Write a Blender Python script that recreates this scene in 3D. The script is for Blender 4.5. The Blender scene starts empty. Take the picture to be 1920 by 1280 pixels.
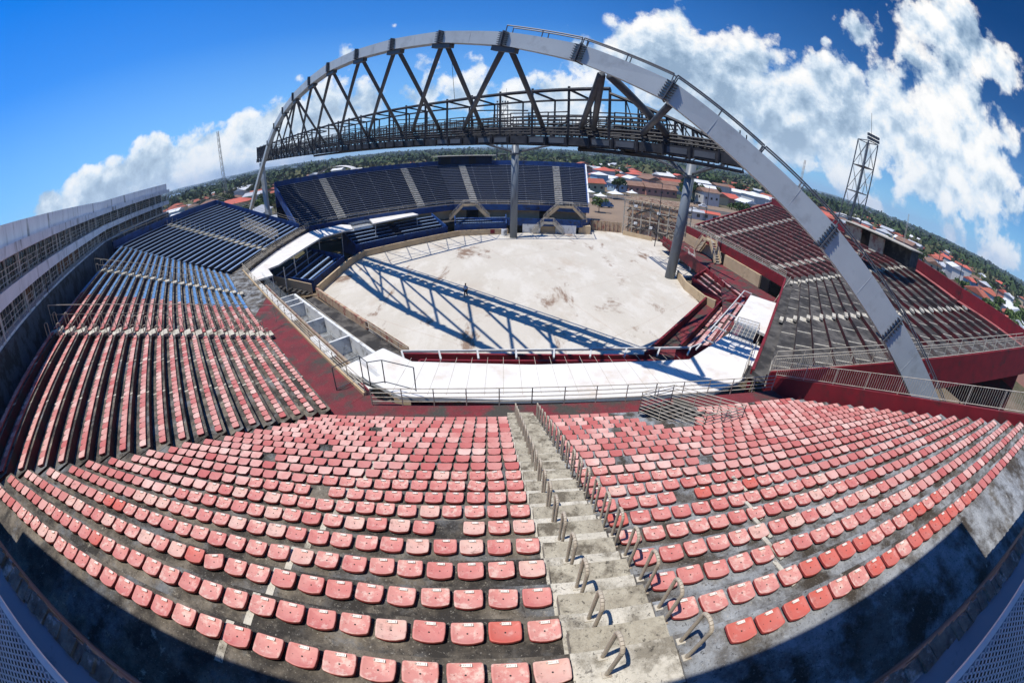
import bpy, math, random
import numpy as np
from mathutils import Matrix, Vector
R = math.radians
SC = bpy.context.scene
COL = SC.collection
random.seed(7)
rng = np.random.RandomState(11)

# ---------------------------------------------------------------- camera
FPX, PITCH, ROLL, HC = 790., R(26.4), R(1.0), 18.
_ca, _sa = math.cos(PITCH), math.sin(PITCH)
_F = Vector((0, _ca, -_sa)); _U = Vector((0, _sa, _ca)); _X = Vector((1, 0, 0))
_X2 = math.cos(ROLL)*_X + math.sin(ROLL)*_U
_U2 = -math.sin(ROLL)*_X + math.cos(ROLL)*_U
cam = bpy.data.cameras.new('camera')
camo = bpy.data.objects.new('camera', cam); COL.objects.link(camo)
_M = Matrix((_X2, _U2, -_F)).transposed().to_4x4(); _M.translation = Vector((0, 0, HC))
camo.matrix_world = _M
cam.type = 'PANO'; cam.panorama_type = 'FISHEYE_EQUISOLID'
cam.sensor_fit = 'HORIZONTAL'; cam.sensor_width = 36; cam.sensor_height = 24
cam.fisheye_lens = FPX/1920*36; cam.fisheye_fov = R(220)
cam.clip_start = .05; cam.clip_end = 30000
SC.camera = camo

# ---------------------------------------------------------------- light
SUNV = Vector((.33, .125, -1.)).normalized()          # direction the light travels
sun = bpy.data.lights.new('sun', 'SUN'); sun.energy = 5.0; sun.angle = R(.53); sun.color = (1, .955, .88)
suno = bpy.data.objects.new('sun', sun); COL.objects.link(suno)
suno.rotation_euler = SUNV.to_track_quat('-Z', 'Y').to_euler()
world = bpy.data.worlds.new('World'); SC.world = world; world.use_nodes = True
SC.view_settings.view_transform = 'Standard'; SC.view_settings.look = 'None'
SC.view_settings.exposure = 0.10; SC.view_settings.gamma = 1
SC.cycles.max_bounces = 6; SC.cycles.diffuse_bounces = 3; SC.cycles.glossy_bounces = 2
SC.cycles.transparent_max_bounces = 12; SC.cycles.volume_bounces = 0
SC.cycles.use_denoising = True


def raydir(px, py):
    x = px-960.; y = 640.-py; r = math.hypot(x, y)+1e-9; t = 2*math.asin(r/(2*FPX))
    return (math.cos(t)*_F + math.sin(t)*(x/r*_X2 + y/r*_U2)).normalized()


def G(px, py, z):
    d = raydir(px, py); k = (z-HC)/d.z
    return (d.x*k, d.y*k, z)


class NT:
    def __init__(s, nt): s.nt = nt; nt.nodes.clear()
    def n(s, t, **kw):
        nd = s.nt.nodes.new(t)
        for k, v in kw.items(): setattr(nd, k, v)
        return nd
    def l(s, a, b): s.nt.links.new(a, b)
    def val(s, sock, v):
        if isinstance(v, (int, float, tuple, list)): sock.default_value = v
        else: s.l(v, sock)
    def m(s, op, a, b=0., c=None, clamp=False):
        nd = s.n('ShaderNodeMath', operation=op); nd.use_clamp = clamp
        s.val(nd.inputs[0], a); s.val(nd.inputs[1], b)
        if c is not None: s.val(nd.inputs[2], c)
        return nd.outputs[0]
    def vm(s, op, a, b=None, sc=None):
        nd = s.n('ShaderNodeVectorMath', operation=op)
        s.val(nd.inputs[0], a)
        if b is not None: s.val(nd.inputs[1], b)
        if sc is not None: s.val(nd.inputs['Scale'], sc)
        return nd
    def noise(s, vec, scale, detail=5, rough=.55, dist=0.):
        nd = s.n('ShaderNodeTexNoise'); nd.inputs['Scale'].default_value = scale
        nd.inputs['Detail'].default_value = detail; nd.inputs['Roughness'].default_value = rough
        nd.inputs['Distortion'].default_value = dist
        if vec is not None: s.l(vec, nd.inputs['Vector'])
        return nd.outputs['Fac']
    def ramp(s, fac, stops):
        nd = s.n('ShaderNodeValToRGB'); cr = nd.color_ramp
        while len(cr.elements) < len(stops): cr.elements.new(.5)
        for e, (p, c) in zip(cr.elements, stops):
            e.position = p; e.color = (c, c, c, 1) if isinstance(c, (int, float)) else (*c, 1)
        s.l(fac, nd.inputs[0]); return nd.outputs[0]
    def mix(s, fac, a, b):
        nd = s.n('ShaderNodeMix', data_type='RGBA'); s.val(nd.inputs[0], fac)
        s.val(nd.inputs[6], (*a, 1) if isinstance(a, tuple) and len(a) == 3 else a)
        s.val(nd.inputs[7], (*b, 1) if isinstance(b, tuple) and len(b) == 3 else b)
        return nd.outputs[2]


# ---------------------------------------------------------------- sky with clouds (world)
def build_sky():
    N = NT(world.node_tree)
    out = N.n('ShaderNodeOutputWorld'); bg = N.n('ShaderNodeBackground')
    sky = N.n('ShaderNodeTexSky', sky_type='NISHITA')
    sky.sun_disc = False; sky.sun_elevation = math.asin(-SUNV.z)
    sky.sun_rotation = math.atan2(-SUNV.x, -SUNV.y)
    sky.altitude = 60; sky.air_density = 1.0; sky.dust_density = .35; sky.ozone_density = 3.0
    tc = N.n('ShaderNodeTexCoord'); D = tc.outputs['Generated']
    D = N.vm('NORMALIZE', D).outputs[0]
    sx = N.n('ShaderNodeSeparateXYZ'); N.l(D, sx.inputs[0]); z = sx.outputs[2]
    # clouds live on a dome: blobs say where the masses stand, fractal noise gives them their edges
    blobs = [  # px, py, radius (deg), strength
        (1250, 110, 10, 1.), (1350, 170, 12, 1.05), (1480, 220, 12, 1.05), (1180, 105, 7, .9), (1265, 45, 5.5, 1.), (1600, 240, 12, 1.05), (1410, 120, 6, .95), (1545, 150, 6, .95),
        (1730, 300, 12, .98), (1820, 250, 11, 1.05), (1860, 360, 11, .9), (1800, 70, 7, 1.), (1730, 50, 5, .9), (1860, 110, 6, 1.), (1780, 170, 8, 1.), (1480, 330, 8, .7), (1590, 330, 8, .72),
        (1610, 62, 4.5, .82), (1545, 78, 2.6, .75), (1700, 420, 8, .66), (1400, 250, 8, .85), (1890, 440, 9, .72), (1110, 110, 5, .9), (1650, 155, 5, .85), (1560, 400, 7, .74), (1780, 440, 8, .78), (1450, 300, 6, .78), (1850, 490, 6, .8), (1620, 380, 8, .74), (1700, 470, 5, .66),
        (90, 390, 3.2, .95), (150, 378, 4, 1.), (215, 352, 4.6, 1.), (265, 320, 5, 1.), (295, 285, 4.6, 1.05), (340, 298, 5, 1.), (400, 280, 5, 1.), (460, 258, 4.8, 1.), (520, 236, 4.8, 1.), (440, 305, 6.5, .98), (300, 335, 5, .95), (370, 318, 7, .98), (240, 362, 4, .9), (520, 265, 7, .95), (570, 250, 6, .9),
        (600, 215, 6, .9), (690, 200, 5.5, .86), (780, 186, 5.5, .86), (870, 190, 5.5, .86), (960, 196, 5.5, .84), (1060, 200, 6.5, .9),
        (650, 95, 3.4, .74), (740, 48, 1.6, .8), (560, 146, 3, .68), (800, 115, 4.5, .66), (650, 60, 1.4, .6), (700, 82, 2.4, .66), (900, 122, 3.5, .62), (830, 150, 5, .62)]
    acc = None
    for px, py, rad, st in blobs:
        d = raydir(px, py)
        dt = N.vm('DISTANCE', D, (d.x, d.y, d.z)).outputs['Value']
        a = N.m('MULTIPLY_ADD', dt, -st/(2*math.sin(R(rad)/2)*1.75), st)
        acc = a if acc is None else N.m('SMOOTH_MAX', acc, a, .10)
    acc = N.m('MAXIMUM', acc, 0)
    W = N.n('ShaderNodeTexNoise'); W.inputs['Scale'].default_value = 9; W.inputs['Detail'].default_value = 4; N.l(D, W.inputs['Vector'])
    wv = N.vm('SCALE', N.vm('SUBTRACT', W.outputs['Color'], (.5, .5, .5)).outputs[0], sc=.10).outputs[0]

    def puff(vec, sc):
        v = N.n('ShaderNodeTexVoronoi', feature='F1'); v.inputs['Scale'].default_value = sc
        N.l(vec, v.inputs['Vector']); return N.m('SUBTRACT', .55, v.outputs['Distance'])

    def dens(off):
        vec = N.vm('ADD', D, off).outputs[0]; vw = N.vm('ADD', vec, wv).outputs[0]
        n1 = N.noise(vec, 4.6, 9, .66)
        a = N.m('MULTIPLY', N.m('SUBTRACT', n1, .5), 1.5)
        a = N.m('MULTIPLY_ADD', puff(vw, 11.), .34, a)
        return N.m('MULTIPLY_ADD', puff(vw, 27.), .17, a)
    base = dens((0, 0, 0))
    dn = N.m('ADD', N.m('MULTIPLY', acc, 1.15), N.m('SUBTRACT', base, .66))
    cov = N.ramp(dn, [(.0, 0.), (.045, .28), (.11, .84), (.22, 1.)])
    base2 = dens((-.016, -.006, .030))
    lit = N.m('MULTIPLY', N.m('SUBTRACT', base, base2), 2.1)
    lit = N.m('ADD', lit, N.m('MULTIPLY', N.m('MINIMUM', dn, .55), -.62))
    lit = N.m('ADD', lit, N.m('MULTIPLY', N.m('SUBTRACT', N.noise(D, 3.4, 3, .5), .5), -1.55))
    shade = N.ramp(N.m('ADD', lit, .70), [(.05, (.20, .31, .46)), (.35, (.40, .53, .68)), (.62, (.74, .82, .90)), (.80, (.93, .93, .92)), (1., (1.02, 1.0, .97))])
    skyc = N.vm('SCALE', sky.outputs[0], sc=SKY_GAIN).outputs[0]
    hz = N.ramp(z, [(0., 1.), (.10, .62), (.32, .12), (.5, 0.)])
    shade = N.mix(N.m('MULTIPLY', hz, .45), shade, (.66, .80, .93))
    tint = N.vm('MULTIPLY', skyc, (.015, .68, 1.50)).outputs[0]
    tint = N.mix(N.m('MULTIPLY', hz, .85), tint, (.36, .64, .90))
    dk = N.ramp(N.m('MULTIPLY_ADD', sx.outputs[0], .5, .5), [(.15, 1.1), (.55, .95), (.9, .40)])
    tint = N.vm('MULTIPLY', tint, N.mix(hz, dk, (1., 1., 1.))).outputs[0]
    col = N.mix(cov, tint, shade)
    below = N.m('LESS_THAN', z, -.004)
    col = N.mix(below, col, (.25, .33, .4))
    N.l(col, bg.inputs[0]); bg.inputs[1].default_value = BG_STRENGTH
    N.l(bg.outputs[0], out.inputs[0])


BG_STRENGTH = 1.0
SKY_GAIN = .1
build_sky()

# ---------------------------------------------------------------- mesh helpers
class MB:
    """collects faces with material indices and links them as one mesh object"""
    def __init__(s): s.v = []; s.f = []; s.mi = []; s.c = 0
    def add(s, vs, fs, mi=0):
        b = len(s.v); s.v.extend([tuple(p) for p in vs]); s.f.extend([tuple(i+b for i in f) for f in fs])
        s.mi.extend([mi]*len(fs)); return s
    def quad(s, a, b, c, d, mi=0): return s.add([a, b, c, d], [(0, 1, 2, 3)], mi)
    def box(s, c, size, rz=0., mi=0):
        hx, hy, hz = size[0]/2, size[1]/2, size[2]/2; ca, sa = math.cos(rz), math.sin(rz); vs = []
        for z in (-hz, hz):
            for x, y in ((-hx, -hy), (hx, -hy), (hx, hy), (-hx, hy)):
                vs.append((c[0]+x*ca-y*sa, c[1]+x*sa+y*ca, c[2]+z))
        return s.add(vs, [(3, 2, 1, 0), (4, 5, 6, 7), (0, 1, 5, 4), (1, 2, 6, 5), (2, 3, 7, 6), (3, 0, 4, 7)], mi)
    def bar(s, a, b, w, h=None, mi=0, up=(0, 0, 1)):
        h = h or w; a = Vector(a); b = Vector(b); d = (b-a)
        if d.length < 1e-6: return s
        d.normalize(); u = Vector(up)
        if abs(d.dot(u)) > .98: u = Vector((1, 0, 0))
        r = d.cross(u).normalized()*w/2; t = r.cross(d).normalized()*h/2
        vs = [p+q for p in (a, b) for q in (-r-t, r-t, r+t, -r+t)]
        return s.add(vs, [(3, 2, 1, 0), (4, 5, 6, 7), (0, 1, 5, 4), (1, 2, 6, 5), (2, 3, 7, 6), (3, 0, 4, 7)], mi)
    def tube(s, a, b, r, n=8, mi=0, r2=None, cap=True):
        a = Vector(a); b = Vector(b); d = (b-a)
        if d.length < 1e-6: return s
        d.normalize(); u = Vector((0, 0, 1)) if abs(d.z) < .9 else Vector((1, 0, 0))
        x = d.cross(u).normalized(); y = d.cross(x); r2 = r if r2 is None else r2
        vs = [a+(x*math.cos(t)+y*math.sin(t))*r for t in [2*math.pi*i/n for i in range(n)]]
        vs += [b+(x*math.cos(t)+y*math.sin(t))*r2 for t in [2*math.pi*i/n for i in range(n)]]
        fs = [(i, (i+1) % n, n+(i+1) % n, n+i) for i in range(n)]
        if cap: fs += [tuple(range(n-1, -1, -1)), tuple(range(n, 2*n))]
        return s.add(vs, fs, mi)
    def path(s, pts, r, n=6, mi=0):
        for a, b in zip(pts[:-1], pts[1:]): s.tube(a, b, r, n, mi)
        return s
    def prism(s, poly, z0, z1, mi=0, side=None):
        """poly: list of (x,y) or (x,y,..); counter-clockwise or not; flat top at z1, bottom z0"""
        n = len(poly); area = sum(poly[i][0]*poly[(i+1) % n][1]-poly[(i+1) % n][0]*poly[i][1] for i in range(n))
        if area < 0: poly = poly[::-1]
        vs = [(p[0], p[1], z0) for p in poly]+[(p[0], p[1], z1) for p in poly]
        side = mi if side is None else side
        s.add(vs, [tuple(range(n-1, -1, -1)), tuple(range(n, 2*n))], mi)
        b = len(s.v)-2*n
        for i in range(n): s.f.append((b+i, b+(i+1) % n, b+n+(i+1) % n, b+n+i)); s.mi.append(side)
        return s
    def wall(s, a, b, z0a, z1a, z0b, z1b, t, mi=0):
        """vertical slab from a to b (xy), own heights at both ends"""
        a = Vector(a[:2]); b = Vector(b[:2]); d = (b-a).normalized(); n = Vector((-d.y, d.x))*t/2
        vs = []
        for p, z0, z1 in ((a, z0a, z1a), (b, z0b, z1b)):
            vs += [(p.x-n.x, p.y-n.y, z0), (p.x+n.x, p.y+n.y, z0), (p.x+n.x, p.y+n.y, z1), (p.x-n.x, p.y-n.y, z1)]
        return s.add(vs, [(0, 1, 2, 3), (7, 6, 5, 4), (0, 4, 5, 1), (1, 5, 6, 2), (2, 6, 7, 3), (3, 7, 4, 0)], mi)
    def build(s, name, mats, parent=None, loc=None, smooth=False):
        me = bpy.data.meshes.new(name); me.from_pydata(s.v, [], s.f)
        if not isinstance(mats, (list, tuple)): mats = [mats]
        for m in mats: me.materials.append(m)
        if len(mats) > 1: me.polygons.foreach_set('material_index', s.mi)
        if smooth: me.polygons.foreach_set('use_smooth', [True]*len(s.f))
        me.update(); o = bpy.data.objects.new(name, me); COL.objects.link(o)
        if parent: o.parent = parent
        if loc is not None: o.location = loc
        return o


def tag(o, label, cat, group=None):
    o['label'] = label; o['category'] = cat
    if group: o['group'] = group
    return o
def kind(o, k): o['kind'] = k; return o
def thing(name, label, cat, loc=(0, 0, 0), rz=0., group=None):
    o = bpy.data.objects.new(name, None); COL.objects.link(o); o.location = loc; o.rotation_euler = (0, 0, rz)
    o.empty_display_size = .3
    return tag(o, label, cat, group)
def dup(root, loc, rz=0., label=None, group=None, scale=None):
    r = root.copy(); COL.objects.link(r); r.location = loc; r.rotation_euler = (0, 0, rz)
    if label: r['label'] = label
    if group: r['group'] = group
    if scale is not None: r.scale = scale
    for ch in list(root.children):
        c = ch.copy(); COL.objects.link(c); c.parent = r
        for g in list(ch.children):
            d = g.copy(); COL.objects.link(d); d.parent = c
    return r


# ---------------------------------------------------------------- materials
MATS = {}
def mat(name, c1, c2=None, scale=1.5, rough=.8, metal=0., stain=None, st_scale=.35, st_thr=.55, bump=.0, bscale=20., detail=6, spec=.3, st_w=.12,
        stain2=None, st2_scale=2., st2_thr=.62, island=None, streak=False, mapscale=None, wpos=False, speck=0., stain3=None, st3_scale=1.):
    m = bpy.data.materials.new(name); m.use_nodes = True; N = NT(m.node_tree)
    out = N.n('ShaderNodeOutputMaterial'); b = N.n('ShaderNodeBsdfPrincipled'); N.l(b.outputs[0], out.inputs[0])
    tc = N.n('ShaderNodeTexCoord'); P = tc.outputs['Object']
    if wpos: P = N.n('ShaderNodeNewGeometry').outputs['Position']
    if mapscale:
        mp = N.n('ShaderNodeMapping'); mp.inputs['Scale'].default_value = mapscale; mp.inputs['Rotation'].default_value = (0, 0, .7); N.l(P, mp.inputs[0]); P = mp.outputs[0]
    if streak:
        mp = N.n('ShaderNodeMapping'); mp.inputs['Scale'].default_value = (1, 1, .18); N.l(P, mp.inputs[0]); P = mp.outputs[0]
    col = (*c1, 1)
    if c2: col = N.mix(N.ramp(N.noise(P, scale, detail, .6), [(.32, 0.), (.68, 1.)]), c1, c2)
    if stain3: col = N.mix(N.ramp(N.noise(N.vm('ADD', P, (31., 17., 5.)).outputs[0], st3_scale, 7, .7), [(.50, 0.), (.60, .85)]), col, stain3)
    if stain: col = N.mix(N.ramp(N.noise(P, st_scale, 8, .68), [(st_thr-st_w/2, 0.), (st_thr+st_w/2, 1.)]), col, stain)
    if stain2: col = N.mix(N.ramp(N.noise(P, st2_scale, 9, .72, .4), [(st2_thr-.03, 0.), (st2_thr+.04, 1.)]), col, stain2)
    if island:
        g = N.n('ShaderNodeNewGeometry'); col = N.mix(N.m('MULTIPLY', g.outputs['Random Per Island'], 1), col, island)
    if speck:
        f1 = N.ramp(N.noise(P, 26., 5, .75), [(.60, 0.), (.64, 1.)]); col = N.mix(N.m('MULTIPLY', f1, speck), col, (.42, .39, .33))
        f2 = N.ramp(N.noise(N.vm('ADD', P, (9., 3., 1.)).outputs[0], 15., 6, .75, .5), [(.58, 0.), (.62, 1.)]); col = N.mix(N.m('MULTIPLY', f2, min(1., speck*1.4)), col, (.02, .018, .016))
        f3 = N.ramp(N.noise(N.vm('ADD', P, (2., 7., 11.)).outputs[0], 4.5, 9, .72, 1.2), [(.485, 0.), (.5, .85), (.515, 0.)]); col = N.mix(N.m('MULTIPLY', f3, speck), col, (.03, .028, .025))
    N.val(b.inputs['Base Color'], col)
    b.inputs['Roughness'].default_value = rough; b.inputs['Metallic'].default_value = metal
    b.inputs['Specular IOR Level'].default_value = spec
    if bump:
        bp = N.n('ShaderNodeBump'); bp.inputs['Strength'].default_value = bump; bp.inputs['Distance'].default_value = .02
        N.l(N.noise(P, bscale, 6, .65), bp.inputs['Height']); N.l(bp.outputs[0], b.inputs['Normal'])
    MATS[name] = m; return m


CONC = mat('weathered_concrete', (.095, .078, .058), (.21, .18, .14), 2.2, .9, stain=(.032, .028, .024), st_scale=.9, st_thr=.50, st_w=.16, bump=.7, bscale=18, stain2=(.36, .32, .25), st2_scale=2.6, st2_thr=.64, stain3=(.16, .17, .18), st3_scale=.8, speck=.55)
CONCR = mat('blue_grey_concrete', (.19, .20, .21), (.32, .335, .345), 2.2, .85, stain=(.045, .036, .027), st_scale=.9, st_thr=.51, st_w=.16, bump=.7, bscale=18, stain2=(.42, .41, .38), st2_scale=2.6, st2_thr=.65, stain3=(.10, .085, .065), st3_scale=.7, speck=.55)
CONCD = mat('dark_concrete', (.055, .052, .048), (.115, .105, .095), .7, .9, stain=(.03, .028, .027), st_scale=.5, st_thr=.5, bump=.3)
STEPC = mat('stair_concrete', (.43, .395, .32), (.58, .54, .455), 1.6, .9, stain=(.22, .195, .15), st_scale=1.4, st_thr=.57, bump=.5, bscale=25, stain2=(.07, .06, .05), st2_scale=3., st2_thr=.63, speck=.5)
STEPD = mat('brown_step_concrete', (.27, .235, .175), (.44, .40, .31), 3.0, .95, stain=(.13, .11, .08), st_scale=2.2, st_thr=.56, bump=.6, bscale=30, stain2=(.42, .38, .30), st2_scale=7., st2_thr=.66, speck=.5)
REDP = mat('maroon_paint', (.20, .012, .02), (.13, .012, .018), 1.2, .6, stain=(.05, .02, .02), st_scale=.5, st_thr=.62)
REDW = mat('worn_maroon_floor', (.19, .022, .03), (.10, .02, .024), .8, .8, stain=(.05, .045, .038), st_scale=.45, st_thr=.52, stain2=(.26, .21, .15), st2_scale=2.2, st2_thr=.68, speck=.3)
REDR = mat('maroon_riser', (.10, .010, .014), (.05, .008, .010), .9, .8, stain=(.03, .02, .02), st_scale=.5, st_thr=.52)
PINKF = mat('faded_red_walk', (.42, .13, .12), (.30, .07, .07), .8, .8, stain=(.14, .05, .05), st_scale=.6, st_thr=.58)
BLUEP = mat('blue_paint', (.012, .055, .20), (.01, .035, .12), 1., .6, stain=(.02, .025, .04), st_scale=.5, st_thr=.6)
BLUER = mat('blue_riser', (.008, .018, .05), (.006, .01, .022), .7, .8)
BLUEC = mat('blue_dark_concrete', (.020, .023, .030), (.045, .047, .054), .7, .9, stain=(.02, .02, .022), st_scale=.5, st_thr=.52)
BLUES = mat('blue_bench_plastic', (.22, .33, .53), (.30, .42, .62), 2., .45, spec=.5)
TAN = mat('tan_paint', (.52, .40, .25), (.42, .31, .19), .6, .85, stain=(.2, .14, .09), st_scale=.5, st_thr=.64)
TAN2 = mat('stained_tan', (.46, .36, .25), (.36, .25, .17), 1.4, .85, stain=(.25, .09, .07), st_scale=1.2, st_thr=.56)
CREAM = mat('cream_steel', (.50, .46, .38), (.36, .32, .26), 3., .6, stain=(.2, .13, .08), st_scale=2., st_thr=.63)
WHITE = mat('white_roof', (.70, .685, .65), (.62, .595, .55), .35, .6, stain=(.55, .46, .37), st_scale=.5, st_thr=.62, st_w=.22, stain2=(.5, .45, .38), st2_scale=3., st2_thr=.68)
WALLW = mat('white_wall', (.66, .67, .66), (.54, .55, .55), 1., .8, stain=(.24, .23, .21), st_scale=1., st_thr=.6)
FACADE = mat('mildewed_facade', (.80, .83, .86), (.68, .71, .74), 1., .85, stain=(.30, .31, .31), st_scale=1.1, st_thr=.60, st_w=.12, stain2=(.10, .10, .10), st2_scale=2.4, st2_thr=.67, streak=True)
STEEL = mat('grey_arch_steel', (.44, .475, .475), (.39, .42, .425), .5, .5, spec=.35, stain=(.33, .35, .35), st_scale=.9, st_thr=.60, st_w=.16, stain2=(.30, .27, .23), st2_scale=3.5, st2_thr=.70)
MSTEEL = mat('mid_grey_steel', (.16, .185, .21), (.13, .15, .17), .6, .45, spec=.4, stain=(.09, .10, .115), st_scale=.8, st_thr=.6, streak=True)
DSTEEL = mat('dark_grey_steel', (.085, .095, .11), (.06, .065, .075), 1., .5, spec=.4)
BSTEEL = mat('blackened_steel', (.013, .015, .02), (.045, .045, .05), 1.5, .6, stain=(.10, .07, .05), st_scale=1.5, st_thr=.66)
FRAMEW = mat('white_frame_paint', (.55, .55, .53), (.42, .42, .41), 2., .55)
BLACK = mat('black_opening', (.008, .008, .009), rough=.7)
DGLASS = mat('dark_glass', (.02, .025, .03), (.035, .04, .045), .8, .12, spec=.6)
BROWNG = mat('brown_panel', (.22, .11, .05), (.14, .07, .035), 1., .6)
FLOORM = mat('arena_slab', (.53, .49, .42), (.465, .425, .355), .22, .85, stain=(.45, .39, .315), st_scale=.13, st_thr=.60, st_w=.12, stain2=(.22, .15, .105), st2_scale=.17, st2_thr=.595, speck=.12, stain3=(.56, .525, .46), st3_scale=.35, mapscale=(1, .45, 1))
DIRT = mat('packed_dirt', (.25, .18, .125), (.19, .14, .10), .08, .95, stain=(.13, .10, .08), st_scale=.05, st_thr=.58)
ASPH = mat('asphalt', (.07, .065, .06), (.10, .09, .085), .3, .9)
GROUND = mat('town_ground', (.085, .075, .045), (.20, .145, .10), .05, .95, stain=(.035, .045, .018), st_scale=.015, st_thr=.52, st_w=.1)
GRASS = mat('grass_field', (.065, .11, .02), (.10, .14, .03), .3, .95)
WATER = mat('river_water', (.16, .24, .32), (.14, .21, .29), .01, .25)
PEEL = mat('peeling_blue_paint', (.055, .07, .10), (.10, .12, .15), .8, .7, stain=(.03, .03, .035), st_scale=.8, st_thr=.5, stain2=(.30, .29, .26), st2_scale=2.6, st2_thr=.68, bump=.6, bscale=9)
LEDGE = mat('parapet_paint', (.15, .19, .25), (.19, .23, .29), .6, .6, stain=(.07, .09, .13), st_scale=2., st_thr=.68)
LEDGE2 = mat('broken_mortar', (.22, .21, .19), (.08, .075, .07), 6., .95, stain=(.40, .42, .44), st_scale=5., st_thr=.60, bump=1., bscale=30)
MESHM = mat('expanded_metal', (.62, .66, .70), (.5, .54, .58), 3., .4, spec=.5)
SEATC = [mat('seat_faded_pink', (.58, .27, .23), (.50, .18, .155), 3.1, .6, stain=(.63, .42, .35), st_scale=7., st_thr=.56, spec=.3, wpos=True, stain2=(.20, .11, .09), st2_scale=16., st2_thr=.66),
         mat('seat_mid_red', (.47, .135, .12), (.56, .24, .205), 2.7, .55, stain=(.60, .34, .29), st_scale=6., st_thr=.60, spec=.3, wpos=True, stain2=(.16, .07, .06), st2_scale=15., st2_thr=.67),
         mat('seat_bright_red', (.53, .105, .075), (.48, .15, .12), 3., .5, stain=(.56, .26, .22), st_scale=6., st_thr=.64, spec=.35, wpos=True),
         mat('seat_bleached', (.62, .42, .35), (.57, .31, .26), 4., .65, stain=(.30, .17, .14), st_scale=9., st_thr=.62, spec=.25, wpos=True)]
SEATN = ['faded pink', 'rose red', 'bright red', 'bleached pale']
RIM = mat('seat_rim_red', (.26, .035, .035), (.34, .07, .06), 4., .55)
SEATX = mat('seat_mix', (.70, .50, .43), (.52, .21, .18), .8, .6, island=(.43, .11, .10), spec=.3, wpos=True, stain=(.24, .12, .10), st_scale=5., st_thr=.66)
SEATB = mat('seat_blue', (.07, .20, .46), (.10, .25, .52), 3, .5, island=(.16, .30, .5), spec=.4)
TAGW = mat('tag_white', (.72, .66, .58), rough=.6)
TAGK = mat('tag_black', (.03, .03, .03), rough=.6)
SKIN = mat('skin', (.16, .085, .05)); SHIRT = mat('pale_blue_shirt', (.32, .44, .58)); TROUS = mat('dark_trousers', (.02, .022, .03)); HAIRM = mat('black_hair', (.01, .01, .01))
PIPE = mat('rail_paint', (.47, .41, .32), (.40, .34, .26), 8., .5, stain=(.25, .17, .1), st_scale=9., st_thr=.68, spec=.4)


def glass_mat():
    m = bpy.data.materials.new('clear_sheet'); m.use_nodes = True; N = NT(m.node_tree)
    out = N.n('ShaderNodeOutputMaterial'); mx = N.n('ShaderNodeMixShader'); mx.inputs[0].default_value = .26
    t = N.n('ShaderNodeBsdfTransparent'); g = N.n('ShaderNodeBsdfPrincipled')
    g.inputs['Base Color'].default_value = (.30, .35, .40, 1); g.inputs['Roughness'].default_value = .25
    N.l(t.outputs[0], mx.inputs[1]); N.l(g.outputs[0], mx.inputs[2]); N.l(mx.outputs[0], out.inputs[0]); return m
CLEAR = glass_mat()


# ---------------------------------------------------------------- setting
def flat(name, poly, z, m, k='structure', thick=None):
    b = MB()
    n = len(poly); area = sum(poly[i][0]*poly[(i+1) % n][1]-poly[(i+1) % n][0]*poly[i][1] for i in range(n))
    if area < 0: poly = poly[::-1]
    if thick: b.prism(poly, z-thick, z)
    else: b.add([(p[0], p[1], z) for p in poly], [tuple(range(n))])
    o = b.build(name, m)
    if k: kind(o, k)
    return o

Rg = 9000
flat('ground', [(Rg*math.cos(t), Rg*math.sin(t)) for t in [2*math.pi*i/96 for i in range(96)]], -.30, GROUND)
FP = [(-15.6, 38.3), (-26.4, 49.4), (-26.8, 63.5), (-26.3, 68.5), (-11, 84.2), (-2, 86.5), (2, 87.8), (16, 89.6), (16.8, 93.6), (25, 92.6), (34, 84.5),
      (33, 70), (31, 62), (25.4, 59.5), (24.8, 48.2), (11.6, 32.4), (-9.4, 32.0)]
flat('arena_floor', FP, 0, FLOORM, thick=.29)
b = MB()
for (x0, y0, x1, y1) in ((-9, 84, 12, 36), (4, 86, 24, 52), (-25, 58, 6, 87), (-24.5, 50.5, 22, 84), (-12, 37, 27, 66), (6, 34, 24.5, 50), (-20, 44.5, -2, 33.5)):
    n = 14; pts = [(x0+(x1-x0)*k/n+random.uniform(-.05, .05), y0+(y1-y0)*k/n+random.uniform(-.05, .05)) for k in range(n+1)]
    for p, q in zip(pts[:-1], pts[1:]):
        if random.random() < .78: b.bar((*p, .003), (*q, .003), random.choice((.015, .03, .02)), .004)
kind(b.build('floor_joint_line', TAN2), 'structure')
flat('plaza', [(14, 89), (16.9, 140), (20, 175), (90, 185), (150, 150), (150, 70), (60, 62), (46, 80), (40, 92), (25, 92.6)], -.25, DIRT)
flat('road', [(10, 172), (160, 138), (420, 60), (420, 72), (162, 149), (10, 184)], -.20, ASPH)
flat('avenue', [(60, 60), (66, 60), (150, 230), (400, 900), (390, 902), (142, 232)], -.18, ASPH)
flat('field', [(62, 92), (78, 84), (100, 118), (84, 128)], -.14, GRASS)
flat('river', [(-6500, 1200), (-1100, 520), (-760, 900), (-1500, 5200), (-6500, 5200)], -.2, WATER)

# ---------------------------------------------------------------- stand builder
W0, TOP = 5.48, 13.0
ROWN, ROWD, ROWR = 20, .765, .376
psi = R(3.6); BU = Vector((math.cos(psi), math.sin(psi), 0)); BV = Vector((-math.sin(psi), math.cos(psi), 0))
def B(u, v, z): p = BU*u+BV*v; return (p.x, p.y, z)


def lerp(a, b, t): return tuple(x+(y-x)*t for x, y in zip(a, b))


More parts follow.
